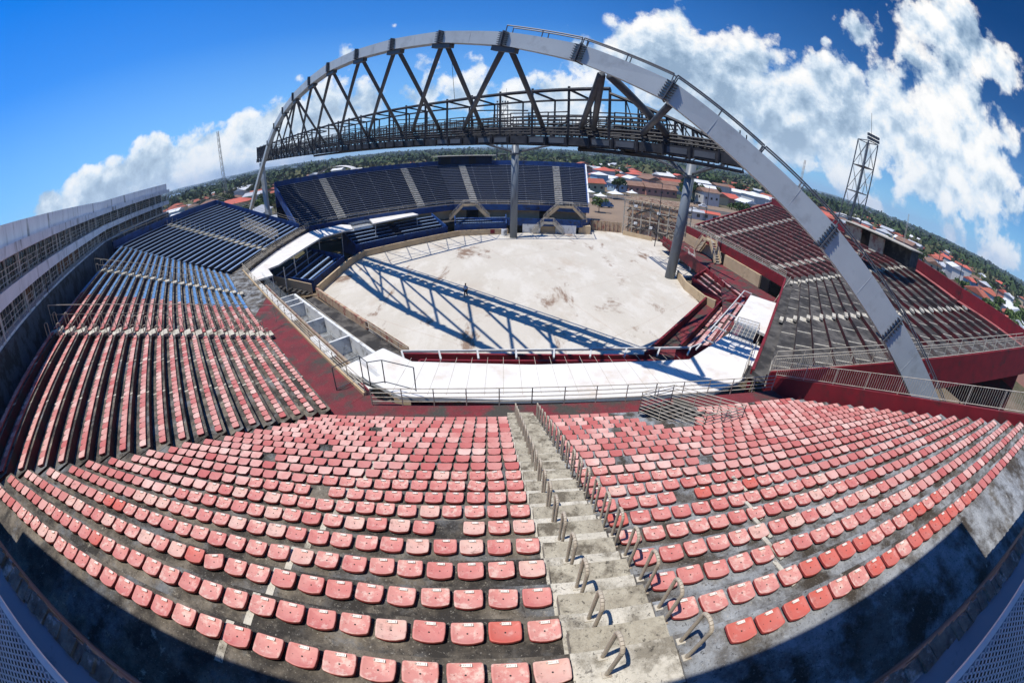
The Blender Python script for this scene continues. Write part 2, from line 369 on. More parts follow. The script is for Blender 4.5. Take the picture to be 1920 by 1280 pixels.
def terrace(front, back, z0, z1, n, name, mats, parent, under=None):
    """front, back: polylines (same count) in plan; n treads rising from z0 to z1"""
    b = MB(); m = len(front); dz = (z1-z0)/(n-1)
    for k in range(n):
        A = [lerp(f, g, k/n) for f, g in zip(front, back)]; C = [lerp(f, g, (k+1)/n) for f, g in zip(front, back)]
        z = z0+k*dz; zb = z-dz
        for i in range(m-1):
            b.quad((*A[i][:2], z), (*A[i+1][:2], z), (*C[i+1][:2], z), (*C[i][:2], z), 0)
            b.quad((*A[i][:2], zb), (*A[i+1][:2], zb), (*A[i+1][:2], z), (*A[i][:2], z), 1)
    # ends and back
    for i in (0, m-1):
        for k in range(n):
            A = lerp(front[i], back[i], k/n); C = lerp(front[i], back[i], (k+1)/n); z = z0+k*dz
            b.quad((*A[:2], z-1.2), (*C[:2], z-1.2), (*C[:2], z), (*A[:2], z), 1)
    for i in range(m-1):
        b.quad((*back[i][:2], z0-3), (*back[i+1][:2], z0-3), (*back[i+1][:2], z1), (*back[i][:2], z1), 1)
    return b.build(name, mats, parent)


def railing(b, pts, h, r=.03, rails=3, step=2.0, bal=0., mi=0, tubes=5):
    """pts: 3D base points"""
    pts = [Vector(p) for p in pts]
    for a, c in zip(pts[:-1], pts[1:]):
        L = (c-a).length; n = max(1, int(round(L/step)))
        for i in range(n+1):
            p = a.lerp(c, i/n); b.tube(p, p+Vector((0, 0, h)), r*1.15, tubes, mi)
        for k in range(rails):
            hh = h*(1-k/(rails+(.0 if not bal else 0)))
            if bal and k: hh = .12
            b.tube(a+Vector((0, 0, hh)), c+Vector((0, 0, hh)), r, tubes, mi)
            if bal and k: break
        if bal:
            n = int(L/bal)
            for i in range(1, n):
                p = a.lerp(c, i/n); b.bar(p+Vector((0, 0, .12)), p+Vector((0, 0, h)), r*.8, r*.8, mi)
    return b


def seat_template(lo=False):
    """shell 0.43 wide, 0.39 deep; origin at its centre on the concrete; front of the seat towards +y"""
    b = MB()
    w, d = .212, .156
    if lo:
        o = [(-w, d*.95), (w, d*.95), (w*1.02, 0), (w*.82, -d*.95), (0, -d*1.12), (-w*.82, -d*.95), (-w*1.02, 0)]
        n = len(o); top = [(x, y, .105 if y > 0 else .11) for x, y in o]; bot = [(x*.96, y*.96, .03) for x, y in o]
        b.add([(0, 0, .088)]+top, [(0, i % n+1, (i+1) % n+1) for i in range(n)][::-1])
        b.add(top+bot, [(i, (i+1) % n, n+(i+1) % n, n+i) for i in range(n)])
        return b
    o = []
    def arc(cx, cy, r, a0, a1, n=4):
        for i in range(n+1):
            t = R(a0+(a1-a0)*i/n); o.append((cx+r*math.cos(t), cy+r*math.sin(t)))
    arc(w-.03, d-.03, .03, 0, 90); arc(-w+.03, d-.03, .03, 90, 180)
    o.append((-w-.004, 0)); arc(-w+.055, -d+.05, .05, 185, 245); o.append((-.08, -d-.022)); o.append((0, -d-.028)); o.append((.08, -d-.022)); arc(w-.055, -d+.05, .05, 295, 355); o.append((w+.004, 0))
    n = len(o); rings = [(1., .055), (1.0, .098), (.965, .108), (.86, .098), (.55, .086), (.1, .082)]
    vs = [(x*s, y*s, z+(.012*(y*s/d)**2 if z > .06 else 0)) for s, z in rings for x, y in o]
    fs = []
    for k in range(len(rings)-1):
        for i in range(n): fs.append((k*n+i, k*n+(i+1) % n, (k+1)*n+(i+1) % n, (k+1)*n+i))
    fs.append(tuple((len(rings)-1)*n+i for i in range(n)))
    b.add(vs, fs)
    b.tube((0, -.01, .083), (0, -.01, .0865), .013, 8, 1)
    for x in (-.13, .13): b.tube((x, -.01, .088), (x, -.01, .0905), .006, 6, 1)
    return b


def text_mesh(s, size):
    cu = bpy.data.curves.new('t', 'FONT'); cu.body = s; cu.size = size; cu.align_x = 'CENTER'; cu.align_y = 'CENTER'
    o = bpy.data.objects.new('t', cu); COL.objects.link(o)
    me = o.to_mesh(); vs = [tuple(v.co) for v in me.vertices]; fs = [tuple(p.vertices) for p in me.polygons]
    o.to_mesh_clear(); bpy.data.objects.remove(o); bpy.data.curves.remove(cu); return vs, fs


_seat_me = seat_template()
def make_seat_proto():
    protos = []
    ns_ = len(_seat_me.f)
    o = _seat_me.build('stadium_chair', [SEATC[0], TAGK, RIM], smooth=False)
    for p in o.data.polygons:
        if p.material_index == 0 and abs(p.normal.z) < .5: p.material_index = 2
    for p in o.data.polygons: p.use_smooth = True
    return o
seat_proto = make_seat_proto()
tag_meshes = {}
def tag_mesh(row):
    if row in tag_meshes: return tag_meshes[row]
    b = MB(); b.box((.02, .118, .1165), (.125, .046, .006))
    vs, fs = text_mesh(str(row), .046)
    b.add([(.062-x, .118-y, .1202) for x, y, z in vs], fs, 1)
    for i in range(4): b.box((.005-i*.021, .12, .1200), (.012, .020, .0006), 0, 2)
    o = b.build('number_tag', [TAGW, TAGK, CREAM]); me = o.data; bpy.data.objects.remove(o); tag_meshes[row] = me; return me


def put_low(b_arr, T, P, ang, i):
    c, s = math.cos(ang), math.sin(ang)
    b_arr[0].append(np.column_stack([P[0]+T[:, 0]*c-T[:, 1]*s, P[1]+T[:, 0]*s+T[:, 1]*c, P[2]+T[:, 2]]))


def merged(name, T, F, places, m, label=None, cat=None, rim=None):
    """many copies of a small template as ONE stuff object"""
    T = np.array(T, float); n = len(T); V = []; FF = []
    for k, (x, y, z, a) in enumerate(places):
        c, s = math.cos(a), math.sin(a)
        V.append(np.column_stack([x+T[:, 0]*c-T[:, 1]*s, y+T[:, 0]*s+T[:, 1]*c, z+T[:, 2]]))
        FF.extend([tuple(i+k*n for i in f) for f in F])
    V = np.concatenate(V)
    me = bpy.data.meshes.new(name); me.from_pydata(V.tolist(), [], FF); me.materials.append(m); me.update()
    if rim:
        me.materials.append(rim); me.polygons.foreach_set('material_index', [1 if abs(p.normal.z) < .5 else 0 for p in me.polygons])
    o = bpy.data.objects.new(name, me); COL.objects.link(o); kind(o, 'stuff')
    if label: tag(o, label, cat)
    return o


LO = seat_template(True)
red_low, blue_low = [], []
ORD = ['', 'first', 'second', 'third', 'fourth', 'fifth', 'sixth', 'seventh', 'eighth', 'ninth', 'tenth', 'eleventh', 'twelfth', 'thirteenth', 'fourteenth', 'fifteenth', 'sixteenth', 'seventeenth',
       'eighteenth', 'nineteenth', 'twentieth']
def ordn(n):
    if n <= 20: return ORD[n]
    t, r = divmod(n, 10); w = {2: 'twenty', 3: 'thirty', 4: 'forty', 5: 'fifty', 6: 'sixty', 7: 'seventy'}[t]
    return (w+'-'+ORD[r]) if r else w[:-1]+'ieth'

# ================================================================ centre stand (nearest the camera)
def vrow(i): return 1.5+ROWD*i
def zrow(i): return TOP-ROWR*i
def uleft(v): return -8.6-(16.9-v)*.41
def uright(v): return 17.9+(17.3-v)*.30

centre = thing('grandstand', 'red grandstand with rows of faded pink seats in the foreground', 'grandstand', (0, 0, 0))
b = MB(); bd = MB()
UMID = 1.9
for i in range(ROWN):
    va, vb = vrow(i)+.265, vrow(i)-.5 if i else -1.8; z = zrow(i)
    for (ua, ub, mi) in ((uleft, lambda v: UMID+.3, 0), (lambda v: UMID+.3, uright, 2)):
        b.quad(B(ua(va), va, z), B(ub(va), va, z), B(ub(vb), vb, z), B(ua(vb), vb, z), mi)
        b.quad(B(ua(va), va, z-ROWR), B(ub(va), va, z-ROWR), B(ub(va), va, z), B(ua(va), va, z), 1 if i > 13 else mi)
b.build('terrace', [CONC, REDR, CONCR], centre)
b = MB(); va, vb = 17.85, vrow(19)+.265
b.quad(B(uleft(va), va, W0), B(uright(va), va, W0), B(uright(vb), vb, W0), B(uleft(vb), vb, W0))
b.quad(B(uleft(va), va, W0-.5), B(uright(va), va, W0-.5), B(uright(va), va, W0), B(uleft(va), va, W0))
b.build('walkway', REDW, centre)
# aisle of half steps
b = MB(); s0, s1 = .88, 2.15
for i in range(ROWN):
    v = vrow(i); z = zrow(i)
    b.box(B((s0+s1)/2, v+.265+.17, z-.10), (s1-s0, .36, .185), psi, 1)
    b.box(B((s0+s1)/2, v-.10, z+.0075), (s1-s0+.05, .72, .015), psi, 0)
b.build('aisle', [STEPC, STEPD], centre)
# concrete joints and metal cover strips on the treads
b = MB()
for u0 in (-3.6,):
    for i in range(ROWN):
        if u0 > uleft(vrow(i))+.3: b.box(B(u0+random.uniform(-.03, .03), vrow(i)-.12, zrow(i)+.004), (.14, .72, .008), psi)
for i in (1, 2, 3, 4, 6):
    b.box(B(4.2+i*.35, vrow(i)+.1, zrow(i)+.04), (.09, .62, .03), psi+.25)
CENTRE_JOINTS = b
# side parapet on the right with its balustrade
b = MB()
pa, pb = B(18.0, 18.3, 0), B(uright(.0)+.25, 0., 0)
b.wall(pa, pb, 3.6, W0+.75, 11.2, TOP+1.0, .25)
b.build('side_parapet', REDP, centre)
b = MB(); railing(b, [(pa[0], pa[1], W0+.75), (pb[0], pb[1], TOP+1.0)], 1.05, .022, 2, 2.4, .16)
b.build('balustrade', CREAM, centre)
# front railing along the walkway
b = MB(); fr = [B(-6.2, 17.8, W0), B(2.2, 17.82, W0), B(9., 17.84, W0), B(17.6, 17.88, W0)]
railing(b, fr, 1.05, .028, 4, 1.75); b.build('front_railing', CREAM, centre)

# seats
cnt = 0; cells = []
for i in range(ROWN):
    v = vrow(i)
    k = 0; u = .63
    while u > uleft(v)+.35: k += 1; cells.append((i, k, -1, u, v)); u -= .5
    k = 0; u = 2.60
    while u < uright(v)-.45:
        k += 1
        boxhole = (15 <= i <= 19) and 6.0 < u < 10.8 and (u < 10.9-(19-i)*.5) and u > 5.9+(19-i)*.35
        if not boxhole: cells.append((i, k, 1, u, v))
        u += .5
cells.sort(key=lambda c: c[3]**2+c[4]**2+(18-zrow(c[0]))**2)
smiss = {(0, 1, 1), (6, 1, 5), (9, 1, 9)}
n_ind = 0
seat_proto_used = False
for (i, k, sd, u, v) in cells:
    if (i, sd, k) in smiss or random.random() < .008: continue
    px, py, pz = B(u+random.uniform(-.012, .012), v+random.uniform(-.012, .012), zrow(i))
    if n_ind < 300:
        q = random.random(); ci = (0 if q < .52 else 1 if q < .84 else 2 if q < .88 else 3) if not (sd > 0 and i < 2) else (2 if q < .55 else 0)
        if seat_proto_used: o = seat_proto.copy(); COL.objects.link(o)
        else: o = seat_proto; seat_proto_used = True
        o.location = (px, py, pz); o.rotation_euler = (random.uniform(-.02, .02), random.uniform(-.02, .02), psi+random.uniform(-.05, .05) if random.random() > .03 else psi+random.uniform(-.3, .3))
        o.material_slots[0].link = 'OBJECT'; o.material_slots[0].material = SEATC[ci]
        rowt = 'back row' if i == 0 else ordn(i+1)+' row from back'
        tag(o, '%s seat, %s from the aisle on the %s stand side, %s' % (SEATN[ci], ordn(k), 'blue' if sd < 0 else 'red', rowt), 'seat', 'plastic seats of the centre stand')
        tg = bpy.data.objects.new('number_tag', tag_mesh(i+1)); COL.objects.link(tg); tg.parent = o
        n_ind += 1
    else: red_low.append((px, py, pz, psi+random.uniform(-.03, .03)))

# hoop handrails on both sides of the aisle
def make_hoop():
    r = thing('hoop_handrail', 'x', 'handrail')
    b = MB(); pts = [(0, -.13, 0), (0, -.13, .74)]
    for t in range(0, 181, 20): pts.append((0, -.13*math.cos(R(t)), .80+.10*math.sin(R(t))))
    pts += [(0, .13, .74), (0, .13, 0)]
    b.path(pts, .029, 10); b.build('hoop', PIPE, r)
    for s in (-1, 1):
        b = MB(); b.box((0, s*.13, .008), (.12, .10, .014)); b.build('foot_plate', CREAM, r)
    return r
hoop = make_hoop(); first = True
for i in range(ROWN):
    for s, u in ((-1, 1.24), (1, 2.27)):
        p = B(u, vrow(i)+.02, zrow(i)+(.016 if s < 0 else 0)); 
        lb = 'bent pipe handrail on the %s stand side of the centre aisle, %s' % ('blue' if s < 0 else 'red', 'back row' if i == 0 else ordn(i+1)+' row from back')
        if first: hoop.location = p; hoop.rotation_euler = (0, 0, psi+.03); hoop['label'] = lb; hoop['group'] = 'hoop handrails along the centre aisle'; first = False
        else: dup(hoop, p, psi+random.uniform(-.02, .06), lb)

# steel stair cage let into the lower rows
cage = thing('stair_cage', 'cream steel railing cage round the stairwell among the lower pink seats', 'railing')
b = MB()
c0, c1, c2, c3 = G(1197, 775, 6.4), G(1312, 822, 6.9), G(1385, 800, 6.9), G(1255, 760, 6.2)
for a, c in ((c0, c1), (c1, c2), (c3, c2), (c0, c3)): railing(b, [a, c], 1.25, .02, 7, 1.3)
b.build('rails', CREAM, cage)
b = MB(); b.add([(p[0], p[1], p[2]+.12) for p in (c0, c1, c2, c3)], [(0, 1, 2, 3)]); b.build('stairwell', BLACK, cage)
b = MB()
for k in range(9):
    t = k/8; a = lerp(c0, c1, t); c = lerp(c3, c2, t); b.bar((a[0], a[1], a[2]+.25), (c[0], c[1], c[2]+.25), .16, .03)
b.build('steps', CONCD, cage)

# ================================================================ cornice and grating in front of the camera
PA = R(1.1); PU = Vector((math.cos(PA), math.sin(PA), 0)); PV = Vector((-math.sin(PA), math.cos(PA), 0))
def Bp(u, v, z): p = PU*u+PV*v; return (p.x, p.y, z)
par = thing('cornice', 'blue painted cabin roof edge with broken mortar lip along the bottom of the view', 'parapet')
b = MB(); b.box(Bp(-2, -.33, 14.3), (30, .36, 3.35), PA); b.build('cabin_wall', PEEL, par)
b = MB(); b.box(Bp(-2, -.38, 16.03), (30, .5, .10), PA); b.build('painted_slab', LEDGE, par)
b = MB(); nn = 300
for k in range(nn):
    u = -12+24*k/nn; w = .14+random.uniform(-.03, .04)
    b.box(Bp(u, -.20+random.uniform(-.015, .02), 16.035+random.uniform(-.02, .02)), (.13, w, .13), PA+random.uniform(-.2, .2))
b.build('mortar_lip', LEDGE2, par)
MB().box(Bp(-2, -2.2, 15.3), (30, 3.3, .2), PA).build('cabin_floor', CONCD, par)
gr = thing('metal_grating', 'grey expanded metal walkway grating under the viewpoint at both lower corners', 'grating')
b = MB(); zg = 16.55
for k in range(int(10.4/.075)):
    u = -5.2+k*.075
    if abs(u) < .9: continue
    for j in range(18):
        v = -.44-j*.046
        for a, c in (((u, v), (u+.0375, v-.023)), ((u+.0375, v-.023), (u+.075, v)), ((u+.0375, v-.023), (u, v-.046)), ((u+.0375, v-.023), (u+.075, v-.046))):
            b.bar(Bp(*a, zg), Bp(*c, zg), .012, .004)
b.build('mesh', MESHM, gr)
b = MB(); b.bar(Bp(-6, -.40, zg), Bp(6, -.40, zg), .05, .05); b.build('edge_angle', MESHM, gr)
can = thing('cabin_canopy', 'concrete roof slab of the cabin overhanging the viewpoint, seen by its shadow', 'roof slab')
b = MB(); b.box(B(-3.2, -3.3, 21.6), (20.2, 7.0, .3), psi); b.build('slab', FACADE, can)
b = MB()
for u in (-12.5, -4, 5.5): MB().box(B(u, -6.2, 18.4), (.4, .4, 6.1), psi).build('pillar', FACADE, can)

merge_later = CENTRE_JOINTS
# ================================================================ left wing stand (half red, half blue)
wing = thing('grandstand', 'left wing grandstand with pink seats nearer and blue seats farther, below the cabin building', 'grandstand')
AF = [(-9.3, 16.3), (-23., 29.3), (-36.4, 42.6)]
AB = [(-15.6, -.2), (-30.6, 14.6), (-52.5, 36.2)]
AF = [(*p, 0) for p in AF]; AB = [(*p, 0) for p in AB]
terrace(AF, AB, zrow(19), TOP, 20, 'terrace', [CONC, REDR], wing)
def apos(i, t, f=.0):
    """point on tread i counted from the top, t 0..1 along the row from the valley, f = fraction of a row behind its front edge"""
    k = (19-i+f)/20
    if t < .5: a = lerp(AF[0], AF[1], t*2); c = lerp(AB[0], AB[1], t*2)
    else: a = lerp(AF[1], AF[2], t*2-1); c = lerp(AB[1], AB[2], t*2-1)
    return lerp(a, c, k)
def hd(a, b): return math.atan2(b[1]-a[1], b[0]-a[0])
for i in range(20):
    L = math.dist(apos(i, 0), apos(i, 1)); n = int(L/.5)
    ang = hd(apos(i, 1), apos(i, 0))
    for k in range(1, n):
        t = k/n
        s = t*L
        if abs(t-.335) < .55/L*1.0 or abs(t-.70) < .55/L: continue
        x, y, _ = apos(i, t, .38)
        bound = .54
        (red_low if t < bound else blue_low).append((x, y, zrow(i), ang))
for t0 in (.335, .70):
    b = MB()
    for i in range(20):
        x, y, _ = apos(i, t0, -.22); ang = hd(apos(i, 1), apos(i, 0))
        b.box((x, y, zrow(i)-.1), (1.05, .36, .185), ang)
        x, y, _ = apos(i, t0, .45); b.box((x, y, zrow(i)+.0075), (1.1, .7, .015), ang)
    b.build('aisle', STEPC, wing)
b = MB()
for t0 in (.12, .22, .44, .60, .80, .9):
    for i in range(20):
        x, y, _ = apos(i, t0, .45); b.box((x, y, zrow(i)+.006), (.13, .74, .012), hd(apos(i, 1), apos(i, 0)))
JW = b
# red and blue walkway in front
def off(a, b, d):
    """shift segment a-b to its right by d"""
    dx, dy = b[0]-a[0], b[1]-a[1]; L = math.hypot(dx, dy); nx, ny = dy/L, -dx/L
    return (a[0]+nx*d, a[1]+ny*d), (b[0]+nx*d, b[1]+ny*d)
wa, wb = (-8.0, 18.3), (-35.2, 44.6)
mid = (-24.6, 34.5); midb = (-23.2+-.6, 30.1)
b = MB(); b.prism([wa, mid, (-22.8, 29.3), AF[0][:2]], W0-.4, W0-.008); b.build('red_walkway', REDW, wing)
b = MB(); b.prism([mid, wb, AF[2][:2], (-22.8, 29.3)], W0-.4, W0); b.build('blue_walkway', CONCR, wing)
b = MB(); railing(b, [(*wa, W0), (*wb, W0)], 1.0, .028, 4, 2.2); b.build('front_railing', CREAM, wing)
b = MB(); b.wall(wa, wb, W0-.6, W0+.18, W0-.6, W0+.18, .2); b.build('front_kerb', TAN, wing)
# two tall barrier frames that cross the rows
for px0, tt in ((1, .375), (0, .70)):
    b = MB(); P0 = apos(0, tt, 1.); P1 = apos(19, tt, -1.6)
    pts = [(*lerp(P0, P1, k/6)[:2], lerp((0, 0, TOP), (0, 0, W0+.4), k/6)[2]) for k in range(7)]
    for p in pts: b.tube(p, (p[0], p[1], p[2]+1.4), .022, 6)
    b.tube((pts[0][0], pts[0][1], pts[0][2]+1.4), (pts[-1][0], pts[-1][1], pts[-1][2]+1.4), .032, 6)
    b.tube((pts[0][0], pts[0][1], pts[0][2]+.8), (pts[-1][0], pts[-1][1], pts[-1][2]+.8), .015, 6)
    o = b.build('barrier_rail', CREAM); tag(o, 'long pipe barrier running down across the %s seats of the left wing' % ('pink' if px0 else 'blue'), 'railing')
# hoops of the left wing
hoop2 = None
for t0, cl in ((.31, 'nearer'), (.36, 'farther'), (.68, 'near blue'), (.72, 'far blue')):
    for i in range(20):
        x, y, _ = apos(i, t0, .35)
        side = {'nearer': 'near side of pink aisle', 'farther': 'far side of pink aisle', 'near blue': 'near side of blue aisle', 'far blue': 'far side of blue aisle'}[cl]
        d = dup(hoop, (x, y, zrow(i)), hd(apos(i, 1), apos(i, 0)), 'hoop handrail, %s, left wing, %s row from top' % (side, ordn(i+1)), 'hoop handrails of the left wing')
        

merge_later2 = JW
# ================================================================ left far stand (blue)
def merge_into(o, mb, m):
    me = o.data; n0 = len(me.vertices); vs = [tuple(v.co) for v in me.vertices]+mb.v; fs = [tuple(p.vertices) for p in me.polygons]+[tuple(i+n0 for i in f) for f in mb.f]
    mi = [p.material_index for p in me.polygons]+[len(me.materials)]*len(mb.f); ms = list(me.materials)+[m]
    nm = bpy.data.meshes.new(me.name); nm.from_pydata(vs, [], fs)
    for x in ms: nm.materials.append(x)
    nm.polygons.foreach_set('material_index', mi); nm.update(); o.data = nm
def part_of(parent, name='terrace', k=0): return [c for c in parent.children if c.name.split('.')[0] == name][k]
def bench_rows(front, back, z0, z1, n, parent, m, gaps=(), name='bench'):
    """a row of seats too small to count reads as one ribbon: pairs of plates with small gaps"""
    b = MB(); dz = (z1-z0)/(n-1); mm = len(front)
    for k in range(n):
        for i in range(mm-1):
            a = lerp(front[i], back[i], (k+.38)/n); c = lerp(front[i+1], back[i+1], (k+.38)/n); L = math.dist(a[:2], c[:2]); N_ = max(1, int(L/.5)); z = z0+k*dz
            ang = hd(a, c)
            for q in range(N_):
                t = (q+.5)/N_
                tg = (i+t)/(mm-1)
                if any(abs(tg-g) < w for g, w in gaps): continue
                x, y, _ = lerp(a, c, t); b.box((x, y, z+.09), (.43, .38, .05), ang)
    o = b.build(name, m, parent); kind(o, 'stuff'); return o
BF = [(-36.6, 43.4, 0), (-38.4, 56., 0), (-40., 70.5, 0)]
BB = [(-53.5, 35.6, 0), (-56.6, 51.5, 0), (-59.3, 68.6, 0)]
bst = thing('grandstand', 'blue grandstand at far left with a pale stair down its middle', 'grandstand')
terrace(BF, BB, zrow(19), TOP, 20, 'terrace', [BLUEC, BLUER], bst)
bench_rows(BF, BB, zrow(19), TOP, 20, bst, BLUES, gaps=((.45, .02),), name='seat_rows')
def stairline(front, back, z0, z1, n, t, w, parent, m=STEPC, name='aisle'):
    b = MB(); dz = (z1-z0)/(n-1); mm = len(front)-1
    j = min(int(t*mm), mm-1); tt = t*mm-j
    f = lerp(front[j], front[j+1], tt); bk = lerp(back[j], back[j+1], tt); ang = hd(front[j], front[j+1])
    for k in range(n):
        p = lerp(f, bk, (k-.22)/n); b.box((p[0], p[1], z0+k*dz-.1), (w, .38, .19), ang)
        p = lerp(f, bk, (k+.45)/n); b.box((p[0], p[1], z0+k*dz+.012), (w, .8, .024), ang)
    return b.build(name, m, parent)
stairline(BF, BB, zrow(19), TOP, 20, .45, 1.3, bst)
b = MB()
for t in (.2, .7, .9): pass
for k in range(20):
    for t in (.425, .475):
        p = lerp(lerp(BF[0], BF[2], t), lerp(BB[0], BB[2], t), (k+.3)/20); z = zrow(19)+k*ROWR
        MB().tube(p[:2]+(z,), p[:2]+(z+.9,), .03, 5).build('aisle_post', CREAM, bst)
b = MB(); b.wall(BB[0], BB[2], 9, TOP+1.1, 9, TOP+1.1, .25); b.wall(BF[2], BB[2], W0-1, W0+1.1, TOP-1, TOP+1.1, .25)
b.build('parapet', BLUEP, bst)
b = MB(); railing(b, [(*BF[2][:2], W0+1.1), (*BB[2][:2], TOP+1.1)], .9, .025, 2, 2.5); railing(b, [(*BB[0][:2], TOP+1.1), (*BB[2][:2], TOP+1.1)], .9, .025, 2, 3)
b.build('top_rail', CREAM, bst)
bw = [(-34.6, 44.4), (-36.8, 56.5), (-38.3, 71.2)]
b = MB(); b.prism([bw[0], bw[1], bw[2], BF[2][:2], BF[1][:2], BF[0][:2]], W0-.4, W0, 0); b.build('walkway', CONC, bst)
b = MB(); railing(b, [(*p, W0) for p in bw], 1.0, .028, 4, 2.2); b.build('front_railing', CREAM, bst)
b = MB(); b.wall(bw[0], bw[1], 2.6, W0-.41, 2.6, W0-.41, .3); b.wall(bw[1], bw[2], 2.6, W0-.41, 2.6, W0-.41, .3); b.build('front_wall', BLUEP, bst)
# stair cage in the blue rows
b = MB(); q0, q1, q2, q3 = G(452, 428, 8.7), G(515, 452, 6.6), G(522, 446, 6.6), G(460, 420, 8.7)
railing(b, [q0, q1], 1.3, .035, 5, 1.5); railing(b, [q3, q2], 1.3, .035, 5, 1.5); b.build('stair_cage', CREAM, bst)

# ================================================================ far blue stand
far = thing('grandstand', 'large dark blue grandstand across the arena behind the column', 'grandstand')
FF_ = [(-41.8, 72.6, 0), (-28., 82.8, 0), (-13.6, 93.6, 0)]
c1 = [(-13.6, 93.6, 0), (1., 93.4, 0), (16.3, 93.2, 0)]
def tops(*q): return [(*G(x, y, TOP)[:2], 0) for x, y in q]
FB1 = [(-52.5, 82.5, 0), (-37.5, 97., 0), (-20.5, 111.5, 0)]
FB2 = [(-20.5, 111.5, 0), (0., 110.8, 0), (18., 110.2, 0)]
ZT = 13.6
for nm, f, bk in (('terrace', FF_, FB1), ('terrace', c1, FB2)):
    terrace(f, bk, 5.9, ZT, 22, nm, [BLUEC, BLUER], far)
far_joints = []
for f, bk, g in ((FF_, FB1, (.28, .78)), (c1, FB2, (.16, .79))):
    for t in g: stairline(f, bk, 5.9, ZT, 22, t, 1.7, far)
    b = MB()
    for t in [k/9 for k in range(1, 9)]:
        if min(abs(t-x) for x in g) < .05: continue
        j = min(int(t*2), 1); tt = t*2-j
        for k in range(22):
            p = lerp(lerp(f[j], f[j+1], tt), lerp(bk[j], bk[j+1], tt), (k+.4)/22); b.box((p[0], p[1], 5.9+k*(ZT-5.9)/21+.02), (.17, .5, .03), hd(f[j], f[j+1]))
    far_j = b; far_joints.append(b)
    if f is FF_: DBS = mat('dark_blue_seat', (.19, .23, .31), (.26, .30, .38), 3, .6)
    for k in range(22):
        bench = MB()
        for j in (0, 1):
            a = lerp(f[j], bk[j], (k+.3)/22); c = lerp(f[j+1], bk[j+1], (k+.3)/22); z = 5.9+k*(ZT-5.9)/21
            bench.bar((a[0], a[1], z+.07), (c[0], c[1], z+.07), .16, .05)
        bench.build('seat_row', DBS, far)
b = MB()
for a, c in ((FB1[0], FB1[1]), (FB1[1], FB1[2]), (FB2[0], FB2[1]), (FB2[1], FB2[2])): b.wall(a, c, 9, ZT+1.25, 9, ZT+1.25, .3)
b.wall(c1[2], FB2[2], W0-1, W0+.9, ZT-1, ZT+.9, .3)
b.wall(FF_[0], FB1[0], W0-1.2, W0+.9, ZT-1.2, ZT+.9, .3)
b.build('parapet', BLUEP, far)
b = MB(); b.wall((16.5, 93.1), (18.2, 110.1), W0+.7, W0+1.1, ZT+.7, ZT+1.1, .3); b.build('white_coping', WALLW, far)
fw1 = [(-41., 71.2), (-27.2, 81.2), (-13.2, 91.8), (1, 91.6), (16.4, 91.4)]
b = MB()
b.prism(fw1+[c1[2][:2], c1[1][:2], FF_[2][:2], FF_[1][:2], FF_[0][:2]], W0-.4, W0); b.build('walkway', CONCD, far)
b = MB(); railing(b, [(*p, W0) for p in fw1], 1.0, .03, 3, 2.2); b.build('front_railing', CREAM, far)
b = MB()
for a, c in zip(fw1[:-1], fw1[1:]): b.wall(a, c, W0-1.15, W0+.12, W0-1.15, W0+.12, .3)
b.build('front_band', BLUEP, far)
b = MB()
fwi = [(-40.5, 72.2), (-26.9, 82.2), (-13, 92.8), (1, 92.6), (15.9, 92.4)]
for a, c in zip(fwi[:-1], fwi[1:]): b.wall(a, c, 2.4, W0-1.16, 2.4, W0-1.16, .3)
b.build('back_wall', TAN, far)
b = MB()
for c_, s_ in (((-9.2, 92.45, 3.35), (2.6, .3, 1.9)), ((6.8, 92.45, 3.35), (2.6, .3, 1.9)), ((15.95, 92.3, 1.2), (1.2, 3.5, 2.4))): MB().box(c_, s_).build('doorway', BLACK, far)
# lower podium with its own band, white panels and tan gate
b = MB(); b.prism([(-38.5, 71.5), (-25.5, 80.5), (-12.2, 88.9), (14., 88.4), (14., 92.6), (-13, 92.9), (-27, 82.3)], 1.9, 2.3); b.build('lower_deck', CONCD, far)
b = MB(); b.wall((-12.2, 88.7), (14., 88.2), 1.5, 3.1, 1.5, 3.1, .25); b.wall((14., 88.2), (16.8, 91.2), 1.5, 3.1, 1.5, 3.1, .25); b.build('lower_band', BLUEP, far)
MB().wall((1.8, 88.4), (5.6, 88.3), 0, 1.85, 0, 1.85, .2).build('white_panel', WALLW, far); MB().wall((8.8, 88.2), (13.2, 88.1), 0, 1.85, 0, 1.85, .2).build('white_panel', WALLW, far)
MB().box((7.2, 88.6, .95), (3.1, .4, 1.9)).build('gate_wall', TAN, far); MB().box((15.2, 90., .9), (2.6, 2.4, 1.8)).build('gate_wall', TAN, far)
